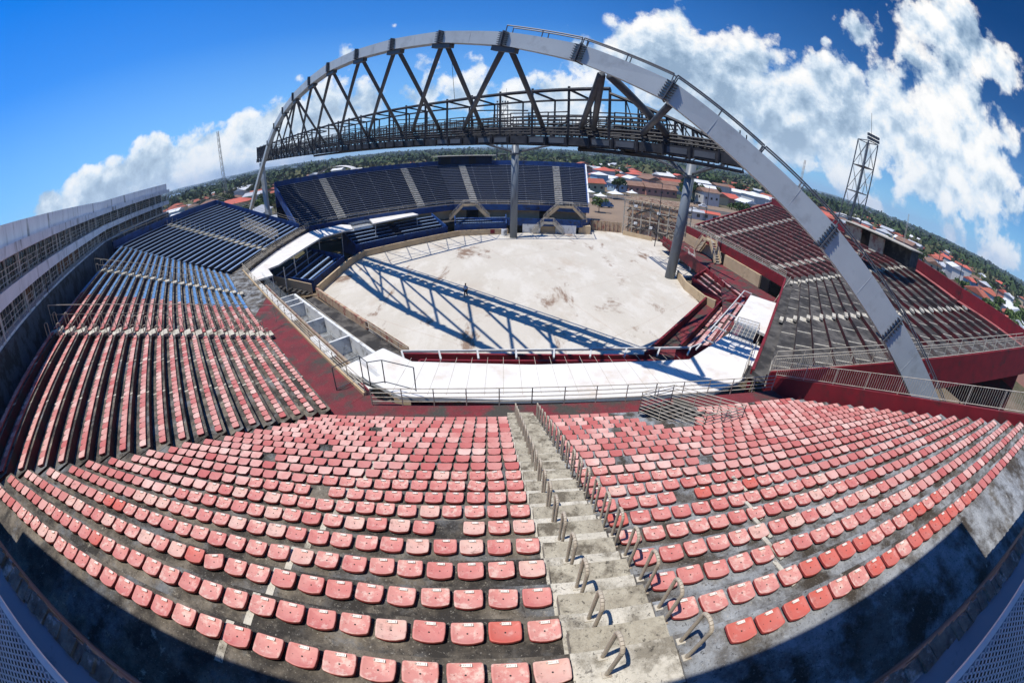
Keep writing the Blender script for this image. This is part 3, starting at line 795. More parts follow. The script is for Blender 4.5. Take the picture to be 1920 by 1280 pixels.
# gabled double stairs with side walls
def gable_stair(cx, cy, z0, z1, w, ang, parent, wm=TAN, off_=.0):
    ca, sa = math.cos(ang), math.sin(ang)
    def P(u, v, z): return (cx+u*ca-v*sa, cy+u*sa+v*ca, z)
    b = MB(); s = MB(); r = MB(); t = w*.16
    for vv in (-.55, .55):
        for sg in (-1, 1):
            b.bar(P(sg*t, vv, z1+.15), P(sg*w/2, vv, z0+.25), .12, .55)
            a, c = P(sg*t, vv, z1+.3), P(sg*w/2, vv, z0+.4)
            r.tube((a[0], a[1], a[2]+.85), (c[0], c[1], c[2]+.85), .035, 5); r.tube((a[0], a[1], a[2]+.45), (c[0], c[1], c[2]+.45), .025, 5)
            for k in range(5):
                q = lerp(a, c, k/4); r.tube(q, (q[0], q[1], q[2]+.85), .03, 5)
        b.bar(P(-t, vv, z1+.05), P(t, vv, z1+.05), .12, .35)
        a, c = P(-t, vv, z1+.3), P(t, vv, z1+.3); r.tube((a[0], a[1], a[2]+.85), (c[0], c[1], c[2]+.85), .035, 5)
    s.box(P(0, 0, z1-.06), (2*t, 1.0, .1), ang)
    n = 9
    for sg in (-1, 1):
        for k in range(n):
            f = (k+.5)/n; s.box(P(sg*(t+(w/2-t)*f), 0, z1-(z1-z0)*f), ((w/2-t)/n*1.05, 1.0, .08), ang)
    b.build('stringer', wm, parent); s.build('step', CREAM, parent); r.build('handrail', CREAM, parent)
def gst(cx, cy, z0, z1, w, ang, label, m=TAN):
    t = thing('double_stair', label, 'stairs'); gable_stair(cx, cy, z0, z1, w, ang, t, m); return t
gst(-9.6, 90.4, 2.3, W0, 8.6, 0, 'gabled double stair up to the far blue stand, left of the column')
gst(11.0, 90.3, 2.3, W0, 9.4, 0, 'gabled double stair up to the far blue stand, right of the column')
gst(7.2, 87.4, 0, 2.3, 6.5, 0, 'low double stair over the tan gate at the arena floor', CREAM)

# press cabin on the far stand
cab = thing('press_cabin', 'flat roofed dark blue press cabin on top of the far blue stand', 'cabin')
b = MB(); b.box((-13., 112.2, 15.0), (14., 2.8, 2.2)); b.build('wall', BLUER, cab)
b = MB(); b.box((-13., 111.6, 16.2), (16., 4.4, .16)); b.build('roof', CREAM, cab)
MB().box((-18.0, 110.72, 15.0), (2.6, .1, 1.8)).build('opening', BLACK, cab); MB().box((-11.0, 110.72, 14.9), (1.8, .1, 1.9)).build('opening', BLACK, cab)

# ================================================================ right stand (dark red)
right = thing('grandstand', 'dark red grandstand without seats on the right, behind the arch leg', 'grandstand')
g2 = lambda x, y, z: (*G(x, y, z)[:2], 0)
r1f = [(16.6, 20.2, 0), (27., 32.4, 0), (37.6, 45.2, 0)]
r1b = [g2(1930, 640, 13.2), g2(1800, 560, 12.7), g2(1695, 490, 12.4)]
r2f = [(37.6, 45.2, 0), (36.8, 61., 0), (35.8, 77.6, 0)]
RT = 12.4
r2b = [g2(1695, 490, 12.4), g2(1570, 430, 12.4), g2(1447, 383, 12.4)]
terrace(r1f, r1b, 5.9, RT, 18, 'terrace', [CONCD, REDR], right)
terrace(r2f, r2b, 5.9, RT, 18, 'terrace', [CONCD, REDR], right)
def aisle(f, bk, t, w, n=18, z1=RT, m=STEPC): stairline(f, bk, 5.9, z1, n, t, w, right, m)
aisle(r1f, r1b, .40, 1.25); aisle(r1f, r1b, .90, 1.2); aisle(r2f, r2b, .14, 1.6); aisle(r2f, r2b, .70, 1.6); aisle(r2f, r2b, .96, .9)
b = MB()
for f, bk, ts in ((r1f, r1b, (.05, .17, .28, .53, .65, .78)), (r2f, r2b, (.06, .24, .34, .44, .54, .62, .8, .89))):
    for t in ts:
        j = min(int(t*2), 1); tt = t*2-j
        for k in range(18):
            p = lerp(lerp(f[j], f[j+1], tt), lerp(bk[j], bk[j+1], tt), (k+.5)/18); q = lerp(lerp(f[j], f[j+1], tt), lerp(bk[j], bk[j+1], tt), (k+.95)/18); p0 = lerp(lerp(f[j], f[j+1], tt), lerp(bk[j], bk[j+1], tt), (k+.05)/18)
            z = 5.9+k*(RT-5.9)/17+.02
            b.bar((*p0[:2], z), (*q[:2], z), .13, .03)
RJ = b
# pink benches left on the second block
DRB = mat('dull_red_bench', (.13, .03, .035), (.20, .07, .07), 2.5, .8)
for k in range(18):
    b = MB()
    for j in (0, 1):
        a = lerp(r2f[j], r2b[j], (k+.25)/18); c = lerp(r2f[j+1], r2b[j+1], (k+.25)/18); z = 5.9+k*(RT-5.9)/17
        b.bar((*a[:2], z+.05), (*c[:2], z+.05), .28, .06)
    b.build('seat_row', DRB, right)
b = MB()
for a, c in ((r1b[0], r1b[1]), (r1b[1], r1b[2]), (r2b[0], r2b[1]), (r2b[1], r2b[2])): b.wall(a, c, 8, RT+1.5, 8, RT+1.5, .3)
b.wall(r2f[2], r2b[2], W0-1, W0+.5, RT-1, RT+.5, .3)
b.build('parapet', REDP, right)
b = MB()
for a, c in ((r1b[0], r1b[1]), (r1b[1], r1b[2])):
    (p, q) = off(a, c, -0.75)
    b.bar((*p, RT+.02), (*q, RT+.02), 1.0, .1)
b.build('top_walk', PINKF, right)
# near side wall and balustrade of the right stand
sa_ = (16.7, 20.0); sb_ = lerp(r1f[0], r1b[0], 1.12)[:2]; sb_ = (sb_[0]+.1, sb_[1]-.25)
b = MB(); b.wall(sa_, sb_, 3.6, W0+.8, 10.6, RT+1.2, .3); b.build('side_parapet', REDP, right)
b = MB(); railing(b, [(*sa_, W0+.7), (*sb_, RT+1.2)], 1.15, .03, 2, 2.2, .16)
railing(b, [(sa_[0]+.9, sa_[1]+.9, W0+.6), (sb_[0]+.4, sb_[1]+1.2, RT+.9)], 1.15, .03, 2, 2.2)
b.build('balustrade', CREAM, right)
rw = [(16.3, 21.5), (26.0, 33.2), (36.2, 45.4), (34.9, 61), (34., 77.4)]
b = MB(); b.prism(rw+[r2f[2][:2], r2f[1][:2], r2f[0][:2], r1f[1][:2], r1f[0][:2]], W0-.4, W0); b.build('walkway', CONCD, right)
b = MB(); railing(b, [(*p, W0) for p in rw[2:]], 1.0, .03, 4, 2.0); b.build('front_railing', CREAM, right)
b = MB()
for a, c in zip(rw[2:-1], rw[3:]): b.wall(a, c, W0-1.3, W0+.1, W0-1.3, W0+.1, .3)
b.wall(rw[0], rw[1], 3.0, W0+.1, 3., W0+.1, .25); b.wall(rw[1], rw[2], 3., W0+.1, 3., W0+.1, .25)
b.build('front_band', REDP, right)
b = MB(); b.wall((35.4, 50.5), (34.6, 61), 2.3, W0-1.31, 2.3, W0-1.31, .3); b.wall((34.55, 62.6), (33.9, 77), 2.3, W0-1.31, 2.3, W0-1.31, .3); b.build('back_wall', TAN, right)
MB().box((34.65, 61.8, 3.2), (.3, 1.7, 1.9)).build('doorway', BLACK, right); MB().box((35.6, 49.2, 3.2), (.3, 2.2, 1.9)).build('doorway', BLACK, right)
b = MB(); b.prism([(22., 30.4), (36., 46), (35.2, 50), (34.2, 77.5), (28.5, 77.5), (29.2, 58), (28.6, 50.2), (20.6, 33.5)], 1.9, 2.3); b.build('lower_deck', REDW, right)
b = MB(); b.wall((28.4, 49), (28.9, 60), 1.2, 3.0, 1.2, 3.0, .2); b.wall((28.9, 60), (29., 77), 1.2, 3.0, 1.2, 3., .2); b.build('lower_band', REDP, right)
gst(33.3, 65.5, 2.3, W0, 8.5, R(92), 'gabled double stair up to the right red stand')
gst(30.2, 66.6, 0, 2.3, 5.5, R(92), 'small white double stair beside the leaning right column', WALLW)
# long straight stairs along the front of the right stand
def flight(a, c, w, name, label, n=18):
    t = thing('steel_stair', label, 'stairs'); b = MB(); s = MB(); a = Vector(a); c = Vector(c); d = (c-a); h = Vector((d.x, d.y, 0)).normalized(); nn = Vector((-h.y, h.x, 0))
    ang = math.atan2(h.y, h.x)
    for k in range(n):
        p = a.lerp(c, (k+.5)/n); s.box(p, (d.xy.length/n*.72, w, .05), ang)
    for sg in (-1, 1):
        o = nn*sg*(w/2+.06); b.bar(a+o, c+o, .10, .30)
        r = Vector((0, 0, 1.0)); b.tube(a+o+r, c+o+r, .03, 5)
        for k in range(7): p = a.lerp(c, k/6)+o; b.tube(p, p+r, .025, 5)
    s.build('step', CONCD, t); b.build('stringer', CREAM, t); return t
flight(G(1490, 536, 5.4), G(1455, 592, 3.3), 1.5, 'a', 'upper steel stair descending from the corner of the right red stand')
flight(G(1440, 640, 3.3), G(1414, 712, 5.3), 1.6, 'b', 'lower dark steel stair beside the end of the white roof')
flat_l = MB(); flat_l.add([G(1466, 575, 3.2), G(1475, 590, 3.2), G(1448, 645, 3.2), G(1430, 640, 3.2)], [(0, 1, 2, 3)])
o = flat_l.build('stair_landing', PINKF); tag(o, 'faded red landing between the two steel stairs', 'landing')
cabr = thing('press_cabin', 'open fronted shed with a rusty flat roof on top of the red stand', 'cabin')
b = MB(); qa, qb = G(1585, 432, RT+1.4), G(1706, 490, RT+1.4); dv = Vector((qb[0]-qa[0], qb[1]-qa[1], 0)); L = dv.length; ang = math.atan2(dv.y, dv.x)
cx, cy = (qa[0]+qb[0])/2, (qa[1]+qb[1])/2; nx, ny = -math.sin(ang), math.cos(ang)
b.box((cx+nx*1.6, cy+ny*1.6, RT+1.6), (L, .2, 2.3), ang); b.box((cx-dv.x/2+nx*.8, cy-dv.y/2+ny*.8, RT+1.6), (.2, 1.6, 2.3), ang); b.box((cx+dv.x/2+nx*.8, cy+dv.y/2+ny*.8, RT+1.6), (.2, 1.6, 2.3), ang)
b.build('wall', CONCD, cabr)
b = MB(); b.box((cx+nx*.7, cy+ny*.7, RT+2.85), (L+.8, 2.8, .14), ang); b.build('roof', CREAM, cabr)
b = MB(); b.box((cx+nx*.3, cy+ny*.3, RT+1.5), (L*.22, .15, 2.0), ang); b.box((cx-dv.x*.36, cy-dv.y*.36, RT+1.6), (L*.26, .15, 2.0), ang); b.build('panel', TAN2, cabr)
merge_into(part_of(centre), CENTRE_JOINTS, STEPC); merge_into(part_of(wing), JW, STEPC); merge_into(part_of(right), RJ, STEPC)
for k_, jb in enumerate(far_joints): merge_into(part_of(far, 'terrace', k_), jb, WALLW)
# ================================================================ low walls round the arena floor
lw = thing('low_wall', 'long tan wall round the far left edge of the arena floor', 'wall')
b = MB(); P_ = [(-26.6, 49.9), (-27., 63.5), (-26.3, 68.6), (-11.2, 84.0), (-1.2, 86.4)]
for a, c in zip(P_[:-1], P_[1:]): b.wall(a, c, 0, 1.15, 0, 1.15, .3)
b.build('wall', TAN, lw)
b = MB(); b.box((-4.4, 85.45, .7), (.9, .1, .9), .22); b.build('red_panel', REDP, lw)
o = MB().wall((-26.5, 49.4), (-15.2, 38.3), 0, 1.05, 0, 1.05, .3).build('low_wall', TAN2); tag(o, 'free standing tan wall stained red beside the white planters', 'wall')
o = MB().tube((-2.0, 84.9, 0), (-2.0, 84.9, 1.3), .6, 14).build('water_barrel', WALLW); tag(o, 'pale round barrel by the tan wall near the tall column', 'barrel')
rwl = thing('low_wall', 'tan and white curved wall at the foot of the leaning right column', 'wall')
b = MB(); P_ = [(25.6, 59.6), (24.7, 54.), (25.2, 48.4), (26.2, 46.6)]
for a, c in zip(P_[:-1], P_[1:]): b.wall(a, c, 0, 1.25, 0, 1.25, .25)
b.build('wall', TAN, rwl)
drk = thing('low_wall', 'dark maroon wall along the right edge of the arena floor', 'wall')
b = MB(); b.wall((25.4, 48.), (12.0, 32.2), 0, 1.2, 0, 1.2, .25); b.wall((12.0, 32.2), (-9.6, 31.8), 0, .9, 0, .9, .25); b.build('wall', REDP, drk)
b = MB(); railing(b, [(-15.2, 38.0, 0), (-9.2, 32.2, 0)], 1.2, .03, 2, 1.6)
o = b.build('mesh_fence', CREAM); tag(o, 'short tan panel fence at the front left corner of the arena floor', 'fence')
b = MB(); b.wall((-15.0, 38.3), (-9.2, 32.6), 0.1, 1.1, .1, 1.1, .04)
o2 = b.build('panel', TAN2, o)

# ================================================================ lower tiers
def low_tier(name, label, f, bk, z0, z1, n, mt, mr, ms, wallm, gaps=()):
    t = thing(name, label, 'seating')
    f = [(*p[:2], 0) for p in f]; bk = [(*p[:2], 0) for p in bk]
    terrace(f, bk, z0, z1, n, 'terrace', [mt, mr], t)
    bench_rows(f, bk, z0, z1, n, t, ms, gaps, 'seat_rows')
    b = MB()
    for a, c in zip(f[:-1], f[1:]): b.wall(a, c, 0, z0+.9, 0, z0+.9, .2)
    b.wall(f[0], bk[0], 0, z0+.9, 0, z1+.7, .2); b.wall(f[-1], bk[-1], 0, z0+.9, 0, z1+.7, .2)
    b.build('parapet', wallm, t); return t
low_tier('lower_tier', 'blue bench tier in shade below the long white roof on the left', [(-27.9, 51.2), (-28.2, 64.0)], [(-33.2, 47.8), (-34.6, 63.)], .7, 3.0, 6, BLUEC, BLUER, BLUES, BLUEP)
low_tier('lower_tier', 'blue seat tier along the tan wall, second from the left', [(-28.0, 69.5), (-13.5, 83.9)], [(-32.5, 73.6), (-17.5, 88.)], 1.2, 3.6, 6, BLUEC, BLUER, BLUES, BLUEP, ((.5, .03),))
low_tier('lower_tier', 'short block of blue seats left of the tall column', [(-12.0, 85.0), (-1.6, 87.0)], [(-12.6, 88.5), (-1.8, 90.2)], 1.3, 2.9, 5, BLUEC, BLUER, BLUES, BLUEP)
RS = mat('pale_pink_seat', (.52, .27, .25), (.45, .13, .13), 3, .6, island=(.6, .42, .38))
low_tier('lower_tier', 'red seat block with cracked dark shadows next to the leaning column', [(26.7, 45.2), (26.2, 55.)], [(29.5, 43.5), (29.4, 56.)], .8, 2.6, 5, REDW, REDR, RS, REDP, ((.33, .03), (.66, .03)))
low_tier('lower_tier', 'strip of red seats between the maroon wall and the white roofs', [(14.6, 31.2), (25.6, 44.2)], [(17.4, 28.9), (28.2, 42.0)], 1.3, 3.0, 4, REDW, REDR, RS, REDP, ((.5, .03),))
low_tier('lower_tier', 'red tier hidden under the big white roof', [(-7.5, 29.6), (12.5, 30.2)], [(-7., 24.), (13.2, 24.6)], .6, 2.6, 5, REDW, REDR, RS, REDP)
b = MB(); b.quad((12.2, 32.3, .3), (25.2, 47.6, .3), (26., 44.9, .3), (14.2, 31.4, .3)); o = b.build('red_walk', REDW); kind(o, 'structure')

# ================================================================ white canopies
def canopy(label, poly, z, posts=(), th=.16, seams=0, frame=None):
    t = thing('canopy', label, 'canopy'); b = MB(); b.prism([p[:2] for p in poly], z-th, z); b.build('roof_sheet', WHITE, t)
    b = MB()
    n = len(poly)
    for i in range(n): a, c = poly[i], poly[(i+1) % n]; b.bar((a[0], a[1], z-.13), (c[0], c[1], z-.13), .12, .24)
    b.build('fascia', FRAMEW, t)
    if posts:
        for p in posts: MB().tube((p[0], p[1], 0.5), (p[0], p[1], z-th), .07, 6).build('post', FRAMEW, t)
    return t
ZC = 4.85
pl = [G(x, y, ZC) for x, y in ((640, 690), (718, 653), (772, 678), (1000, 684), (1293, 674), (1368, 625), (1428, 651), (1400, 705), (1385, 714), (1340, 733), (1190, 742), (960, 748), (750, 741), (700, 716))]
big = canopy('big white flat roof bent round the front of the pink seats, crossed by blue shadow', pl, ZC)
b = MB()
for k in range(19):
    t = (k+.5)/19; a = B(-6.2+20.5*t, 19.75, 0); c = B(-5.6+19.2*t, 24.15, 0); b.bar((a[0], a[1], ZC+.004), (c[0], c[1], ZC+.004), .025, .008)
b.build('seam', CREAM, big)
b = MB(); fa, fb = G(790, 670, ZC), G(1300, 662, ZC)
fz = ZC-.1
e0, e1 = B(-6.0, 25.3, fz), B(15.0, 25.3, fz); h0, h1 = B(-5.6, 24.1, fz), B(14.2, 24.2, fz)
b.bar(e0, e1, .14, .14)
for k in range(9): b.bar(lerp(e0, e1, k/8), lerp(h0, h1, k/8), .12, .12)
f0, f1 = G(1323, 640, fz), G(1407, 546, fz); e1r = G(1293, 668, fz)
b.bar(e1, f0, .1, .1); b.bar(G(1332, 618, fz), G(1396, 545, fz), .12, .12); b.bar(G(1305, 655, fz), G(1345, 612, fz), .12, .12)
for (x1, y1, x2, y2) in ((1340, 612, 1362, 622), (1322, 636, 1345, 646), (1364, 588, 1383, 596), (1380, 567, 1397, 573), (1396, 545, 1410, 551)): b.bar(G(x1, y1, fz), G(x2, y2, fz), .1, .1)
b.build('open_frame', FRAMEW, big)
canopy('smaller white roof beside the red stand, past the clear plastic cover', [G(x, y, ZC) for x, y in ((1408, 553), (1463, 571), (1435, 626), (1378, 600))], ZC)
cv = thing('plastic_cover', 'translucent corrugated cover on a cream frame between two white roofs', 'cover')
b = MB(); q = [G(x, y, ZC+.5) for x, y in ((1385, 594), (1425, 606), (1410, 641), (1368, 625))]
for k in range(12):
    t0, t1 = k/12, (k+1)/12; a0, a1 = lerp(q[0], q[1], t0), lerp(q[0], q[1], t1); c0_, c1_ = lerp(q[3], q[2], t0), lerp(q[3], q[2], t1); zz = .05*(k % 2)
    b.quad((*a0[:2], a0[2]+zz), (*a1[:2], a1[2]+.05-zz), (*c1_[:2], c1_[2]+.05-zz), (*c0_[:2], c0_[2]+zz))
b.build('sheet', CLEAR, cv)
b = MB()
for k in range(4): b.bar(q[k], q[(k+1) % 4], .06, .06); b.tube((*q[k][:2], ZC-.8), q[k], .04, 5)
for k in range(1, 6): b.bar(lerp(q[0], q[1], k/6), lerp(q[3], q[2], k/6), .04, .04); b.bar(lerp(q[0], q[3], k/6), lerp(q[1], q[2], k/6), .04, .04)
b.build('frame', CREAM, cv)
ZB = 5.0
plB = [G(x, y, ZB) for x, y in ((453, 520), (463, 530), (511, 516), (502, 504), (522, 496), (604, 444), (661, 429), (657, 422), (640, 421), (583, 434), (545, 452))]
canopy('long narrow white roof curving in front of the blue stands', plB, ZB, posts=[(-29.5, 43.3), (-29.9, 47), (-31., 52), (-32., 58), (-32.4, 63.5), (-30.2, 68.5)])
plC = [G(x, y, 4.9) for x, y in ((693, 411), (771, 398), (784, 402), (700, 419))]
canopy('small white roof at the foot of the far blue stand', plC, 4.9, posts=[(plC[3][0]+.3, plC[3][1]+.2), (plC[2][0]-.3, plC[2][1]+.2)])
ko = thing('kiosk', 'white glazed kiosk box between the two left white roofs', 'kiosk')
kq = G(677, 428, 3.6); b = MB(); b.box((kq[0], kq[1], 3.4), (4.2, 2.6, 1.4), .8); b.build('wall', WALLW, ko)
b = MB(); b.box((kq[0]-.1, kq[1]-.1, 4.5), (4.0, 2.5, .8), .8); b.build('window', CLEAR, ko)
# stair block at the end of the left lower tier
sw = thing('stair_block', 'tan stepped wall with stairs at the end of the left white roof', 'stairs')
b = MB(); b.wall(G(515, 525, 2.8), G(585, 540, .9), 0, 3.4, 0, 1.5, .25); b.wall(G(478, 545, 2.4), G(520, 533, 2.4), 0, 2.6, 0, 2.9, .25); b.build('wall', TAN, sw)
b = MB()
for k in range(7): p = lerp(G(523, 540, 2.2), G(578, 550, .3), k/6); b.box((p[0], p[1], p[2]), (.6, 1.2, .15), -.1)
b.build('step', CONCD, sw)

# ================================================================ planters and walkway between wing and arena
pla = thing('planter', 'row of empty white walled pits in front of the left wing stand', 'planter')
A0, A1 = Vector((-26.8, 43.7)), Vector((-11.4, 29.3)); ed = (A1-A0).normalized(); nd = Vector((-ed.y, ed.x))   # nd points to the arena
b = MB(); Wd = 2.7; zt = 2.3
def pp(s, w): q = A0+ed*s-nd*w; return (q.x, q.y)
Lp = (A1-A0).length
b.wall(pp(0, 0), pp(Lp+2, 0), .3, zt, .3, zt, .28); b.wall(pp(0, Wd), pp(Lp+2, Wd), .3, zt, .3, zt, .28)
for s in (0, 2.1, 4.0, 10.4, 16.6, Lp+1.8): b.wall(pp(s, .15), pp(s, Wd-.15), .3, zt-.004, .3, zt-.004, .26)
b.build('wall', WALLW, pla)
b = MB(); b.prism([pp(0, 0), pp(Lp+2, 0), pp(Lp+2, Wd), pp(0, Wd)], .2, .75); b.build('pit_floor', CONCR, pla)
o = MB().prism([pp(-3, -.15), pp(Lp+3, -.15), pp(Lp+3, -4.2), pp(-3, -3.6)], .0, .10).build('service_path', CONCD); kind(o, 'structure')
b = MB(); railing(b, [(*pp(-1.5, -1.6), .1), (*pp(Lp+1.5, -1.3), .1)], .8, .035, 2, 2.4)
o = b.build('pipe_rail', CREAM); tag(o, 'low pipe rail between the white pits and the tan wall', 'railing')
dk = thing('raised_walk', 'pale concrete walk with glass sheets beside the left front railing', 'walkway')
b = MB(); w0, w1 = Vector(wa), Vector(wb); dd = (w1-w0).normalized(); n2 = Vector((dd.y, -dd.x)); LL = (w1-w0).length   # n2 towards the arena
if n2.y < 0: n2 = -n2
for k in range(int(LL/1.15)-3):
    if 8 < k < 13 or k in (3, 4): continue
    p = w0+dd*(2.6+k*1.15)+n2*.85; MB().box((p.x, p.y, 4.3), (1.08, 1.25, .12), math.atan2(dd.y, dd.x)).build('slab', WALLW, dk)
b = MB()
for k in range(13):
    b = MB(); p = w0+dd*(2.3+k*2.5)+n2*1.75; q = w0+dd*(2.3+k*2.5+2.35)+n2*1.75; b.quad((p.x, p.y, 4.2), (q.x, q.y, 4.2), (q.x+n2.x*.3, q.y+n2.y*.3, 5.3), (p.x+n2.x*.3, p.y+n2.y*.3, 5.3)); b.build('glass_sheet', CLEAR, dk)
b = MB(); p, q = w0+dd*.5+n2*1.9, w0+dd*(LL-2)+n2*1.9; b.wall((p.x, p.y), (q.x, q.y), 1.5, 4.1, 1.5, 4.1, .2); b.build('side_wall', TAN2, dk)
cg = thing('gate_fence', 'black framed mesh gate where the left and centre walkways meet', 'fence')
b = MB(); fpts = [(-9.9, 18.6), (-8.7, 20.0), (-8.0, 19.3), (-7.2, 19.6), (-5.2, 18.9)]
for a, c in zip(fpts[:-1], fpts[1:]):
    for z in (.1, 1.5): b.tube((*a, W0+z), (*c, W0+z), .03, 5)
    b.tube((*a, W0), (*a, W0+1.5), .035, 5); b.tube((*c, W0), (*c, W0+1.5), .035, 5)
b.build('frame', DSTEEL, cg)
o = MB().prism([(-9.9, 18.9), (-8.6, 19.6), (-7.2, 18.0), (-5., 17.4), (-5., 15.9), (-9.3, 15.9), (-11.2, 17.4)], W0-.35, W0-.016).build('corner_landing', REDW); tag(o, 'worn dark red landing between the left and centre stands', 'landing')

# ================================================================ cabin building behind the left wing
bld = thing('cabin_building', 'two storey mildewed white building with balconies above the left stands', 'building')
bl = [(-16.2, -1.2), (-32.2, 13.4), (-55.2, 35.4), (-62.6, 50.), (-66., 60.)]
segs = list(zip(bl[:-1], bl[1:]))
zA, zB_, zC_, zD = TOP+1.9, TOP+4.7, TOP+5.5, 0
HEI = {0: 12.9, 1: 15.8, 2: 18.5, 3: 18.7, 4: 20.6}
fw = MB(); fl = MB(); gl = MB(); co = MB(); ra = MB(); bp = MB(); up = MB()
LV = (13.0, 15.3, 15.6, 17.7, 18.2, 20.2)   # base wall top, floor 1, .. eave, .. parapet top
for j, (a, c) in enumerate(segs):
    L = math.dist(a, c); (ia, ic) = off(a, c, -1.5) ; (ib, id_) = off(a, c, -1.6)
    # base wall below the balconies
    fw.wall(a, c, 11.5, 14.4, 11.5, 14.4, .3)
    fl.add([(*a, 14.55), (*c, 14.55), (*ic, 14.55), (*ia, 14.55), (*a, 14.4), (*c, 14.4), (*ic, 14.4), (*ia, 14.4)], [(0, 1, 2, 3), (7, 6, 5, 4), (0, 4, 5, 1)])
    for z in (16.75,):
        (oa, oc) = off(a, c, .5)
        fl.add([(*oa, z), (*oc, z), (*ic, z), (*ia, z), (*oa, z-.75), (*oc, z-.75), (*ic, z-.75), (*ia, z-.75)], [(0, 1, 2, 3), (7, 6, 5, 4), (0, 4, 5, 1), (0, 3, 7, 4), (1, 5, 6, 2)])
    (oa, oc) = off(a, c, .9)
    fl.add([(*oa, 18.85), (*oc, 18.85), (*ic, 18.85), (*ia, 18.85), (*oa, 18.25), (*oc, 18.25), (*ic, 18.25), (*ia, 18.25)], [(0, 1, 2, 3), (7, 6, 5, 4), (0, 4, 5, 1), (0, 3, 7, 4), (1, 5, 6, 2)])
    (pa_, pc_) = off(a, c, .1); up.wall(pa_, pc_, 18.86, 20.1, 18.86, 20.1, .25)
    gl.wall(ia, ic, 14.56, 16.3, 14.56, 16.3, .08); gl.wall(ia, ic, 16.76, 18.45, 16.76, 18.45, .08)
    n = max(2, int(L/2.6))
    for k in range(n+1):
        p = lerp(a, c, k/n)
        if k % 2 == 0: co.tube((*p, 14.4), (*p, 16.3), .07, 6); co.tube((*p, 16.75), (*p, 18.45), .07, 6)
        q = lerp(ia, ic, k/n); co.box((q[0], q[1], 15.4), (.3, .3, 1.8), hd(a, c)); co.box((q[0], q[1], 17.6), (.3, .3, 1.7), hd(a, c))
        if k < n:
            for f in (.25, .5, .75):
                qq = lerp(ia, ic, (k+f)/n); (o1, o2) = off(qq, (qq[0]+c[0]-a[0], qq[1]+c[1]-a[1]), .06)
                co.bar((*o1, 14.56), (*o1, 16.3), .04, .04); co.bar((*o1, 16.76), (*o1, 18.4), .04, .04)
            if j == 1 and k in (3, 4, 5, 6) or j == 0 and k == 7:
                (o1, _), (o2, _) = off(lerp(ia, ic, (k+.08)/n), c, .1), off(lerp(ia, ic, (k+.92)/n), c, .1); MB().wall(o1, o2, 14.7, 16.25, 14.7, 16.25, .05).build('brown_shutter', BROWNG, bld)
    for z in (14.5, 16.75):
        railing(ra, [(*a, z), (*c, z)], 1.0, .02, 3, 1.3)
fw.build('base_wall', PEEL, bld); fl.build('balcony_slab', FACADE, bld); gl.build('glazing', DGLASS, bld); co.build('mullion', WALLW, bld); ra.build('balcony_rail', WALLW, bld); up.build('roof_parapet', FACADE, bld)
b = MB()
(u0, u1) = off(bl[0], bl[1], -5); b.wall(lerp(u0, u1, .1), lerp(u0, u1, .93), 20.1, 21.1, 20.1, 21.1, 3.)
bo = [off(bl[0], bl[1], -1.75)[0], off(bl[0], bl[1], -1.75)[1], off(bl[1], bl[2], -1.75)[1], off(bl[2], bl[3], -1.75)[1], off(bl[3], bl[4], -1.75)[1]]
b.prism(bo+[(-74, 56), (-70, 44), (-62, 28), (-40, 5), (-22, -8)], 11., 20.0)
b.build('roof_block', FACADE, bld)

# ================================================================ columns, ring trusses, main truss and arch
def column(base, top, r, label, arms):
    t = thing('steel_column', label, 'column'); b = MB(); b.tube(base, top, r, 24, 0, r*.94); o = b.build('shaft', MSTEEL, t)
    for p in o.data.polygons: p.use_smooth = len(p.vertices) == 4
    b = MB(); k = .86; q = lerp(base, top, k); b.tube((q[0], q[1], q[2]), (q[0], q[1], q[2]+.35), r*1.35, 20); b.build('collar', DSTEEL, t)
    b = MB(); cx = lerp(base, top, .88)
    for a in arms: b.tube(cx, a, .22, 8)
    b.build('brace', DSTEEL, t); return t
C1b, C2b = (-.1, 82.9, 0), (24.2, 59.4, 0)
C1t, C2t = (0.0, 83.0, 19.6), (25.9, 59.2, 18.6)
column(C1b, C1t, .74, 'tall grey column standing at the far side of the arena floor', [(-8.5, 83, 19.8), (8.5, 84, 19.4), (0, 88.5, 19.6)])
column(C2b, C2t, .80, 'thick grey column leaning right at the right edge of the arena floor', [(19.5, 66.5, 19.0), (27, 51., 18.7), (31.0, 62, 18.6), (22.5, 64, 18.8)])
def ring(inner, outer, z, label, n):
    t = thing('roof_truss', label, 'truss'); b = MB(); w = MB(); m = len(inner)
    for pl_ in (inner, outer):
        for i in range(m-1):
            for zz, rr in ((z, .2), (z+1.5, .16)): b.tube((*pl_[i], zz), (*pl_[i+1], zz), rr, 6)
    for i in range(m-1):
        L = math.dist(inner[i], inner[i+1]); nn_ = max(2, int(L/3.6))
        for k in range(nn_+1):
            a = lerp(inner[i], inner[i+1], k/nn_); c = lerp(outer[i], outer[i+1], k/nn_)
            w.tube((*a, z+1.5), (*c, z+1.5), .09, 5); w.tube((*a, z), (*a, z+1.5), .08, 5); w.tube((*c, z), (*c, z+1.5), .08, 5)
            if k < nn_:
                a2 = lerp(inner[i], inner[i+1], (k+1)/nn_); c2 = lerp(outer[i], outer[i+1], (k+1)/nn_)
                w.tube((*a, z+1.4), (*c2, z+1.4), .07, 5)
                if k % 2: w.tube((*a2, z), (*c, z+1.4), .07, 5)
    for off_ in (.18, .36):
        for i in range(m-1):
            p0, p1 = lerp(inner[i], outer[i], off_), lerp(inner[i+1], outer[i+1], off_); w.tube((*p0, z+1.5), (*p1, z+1.5), .07, 5)
    b.build('chord', BSTEEL, t); w.build('web', BSTEEL, t); return t
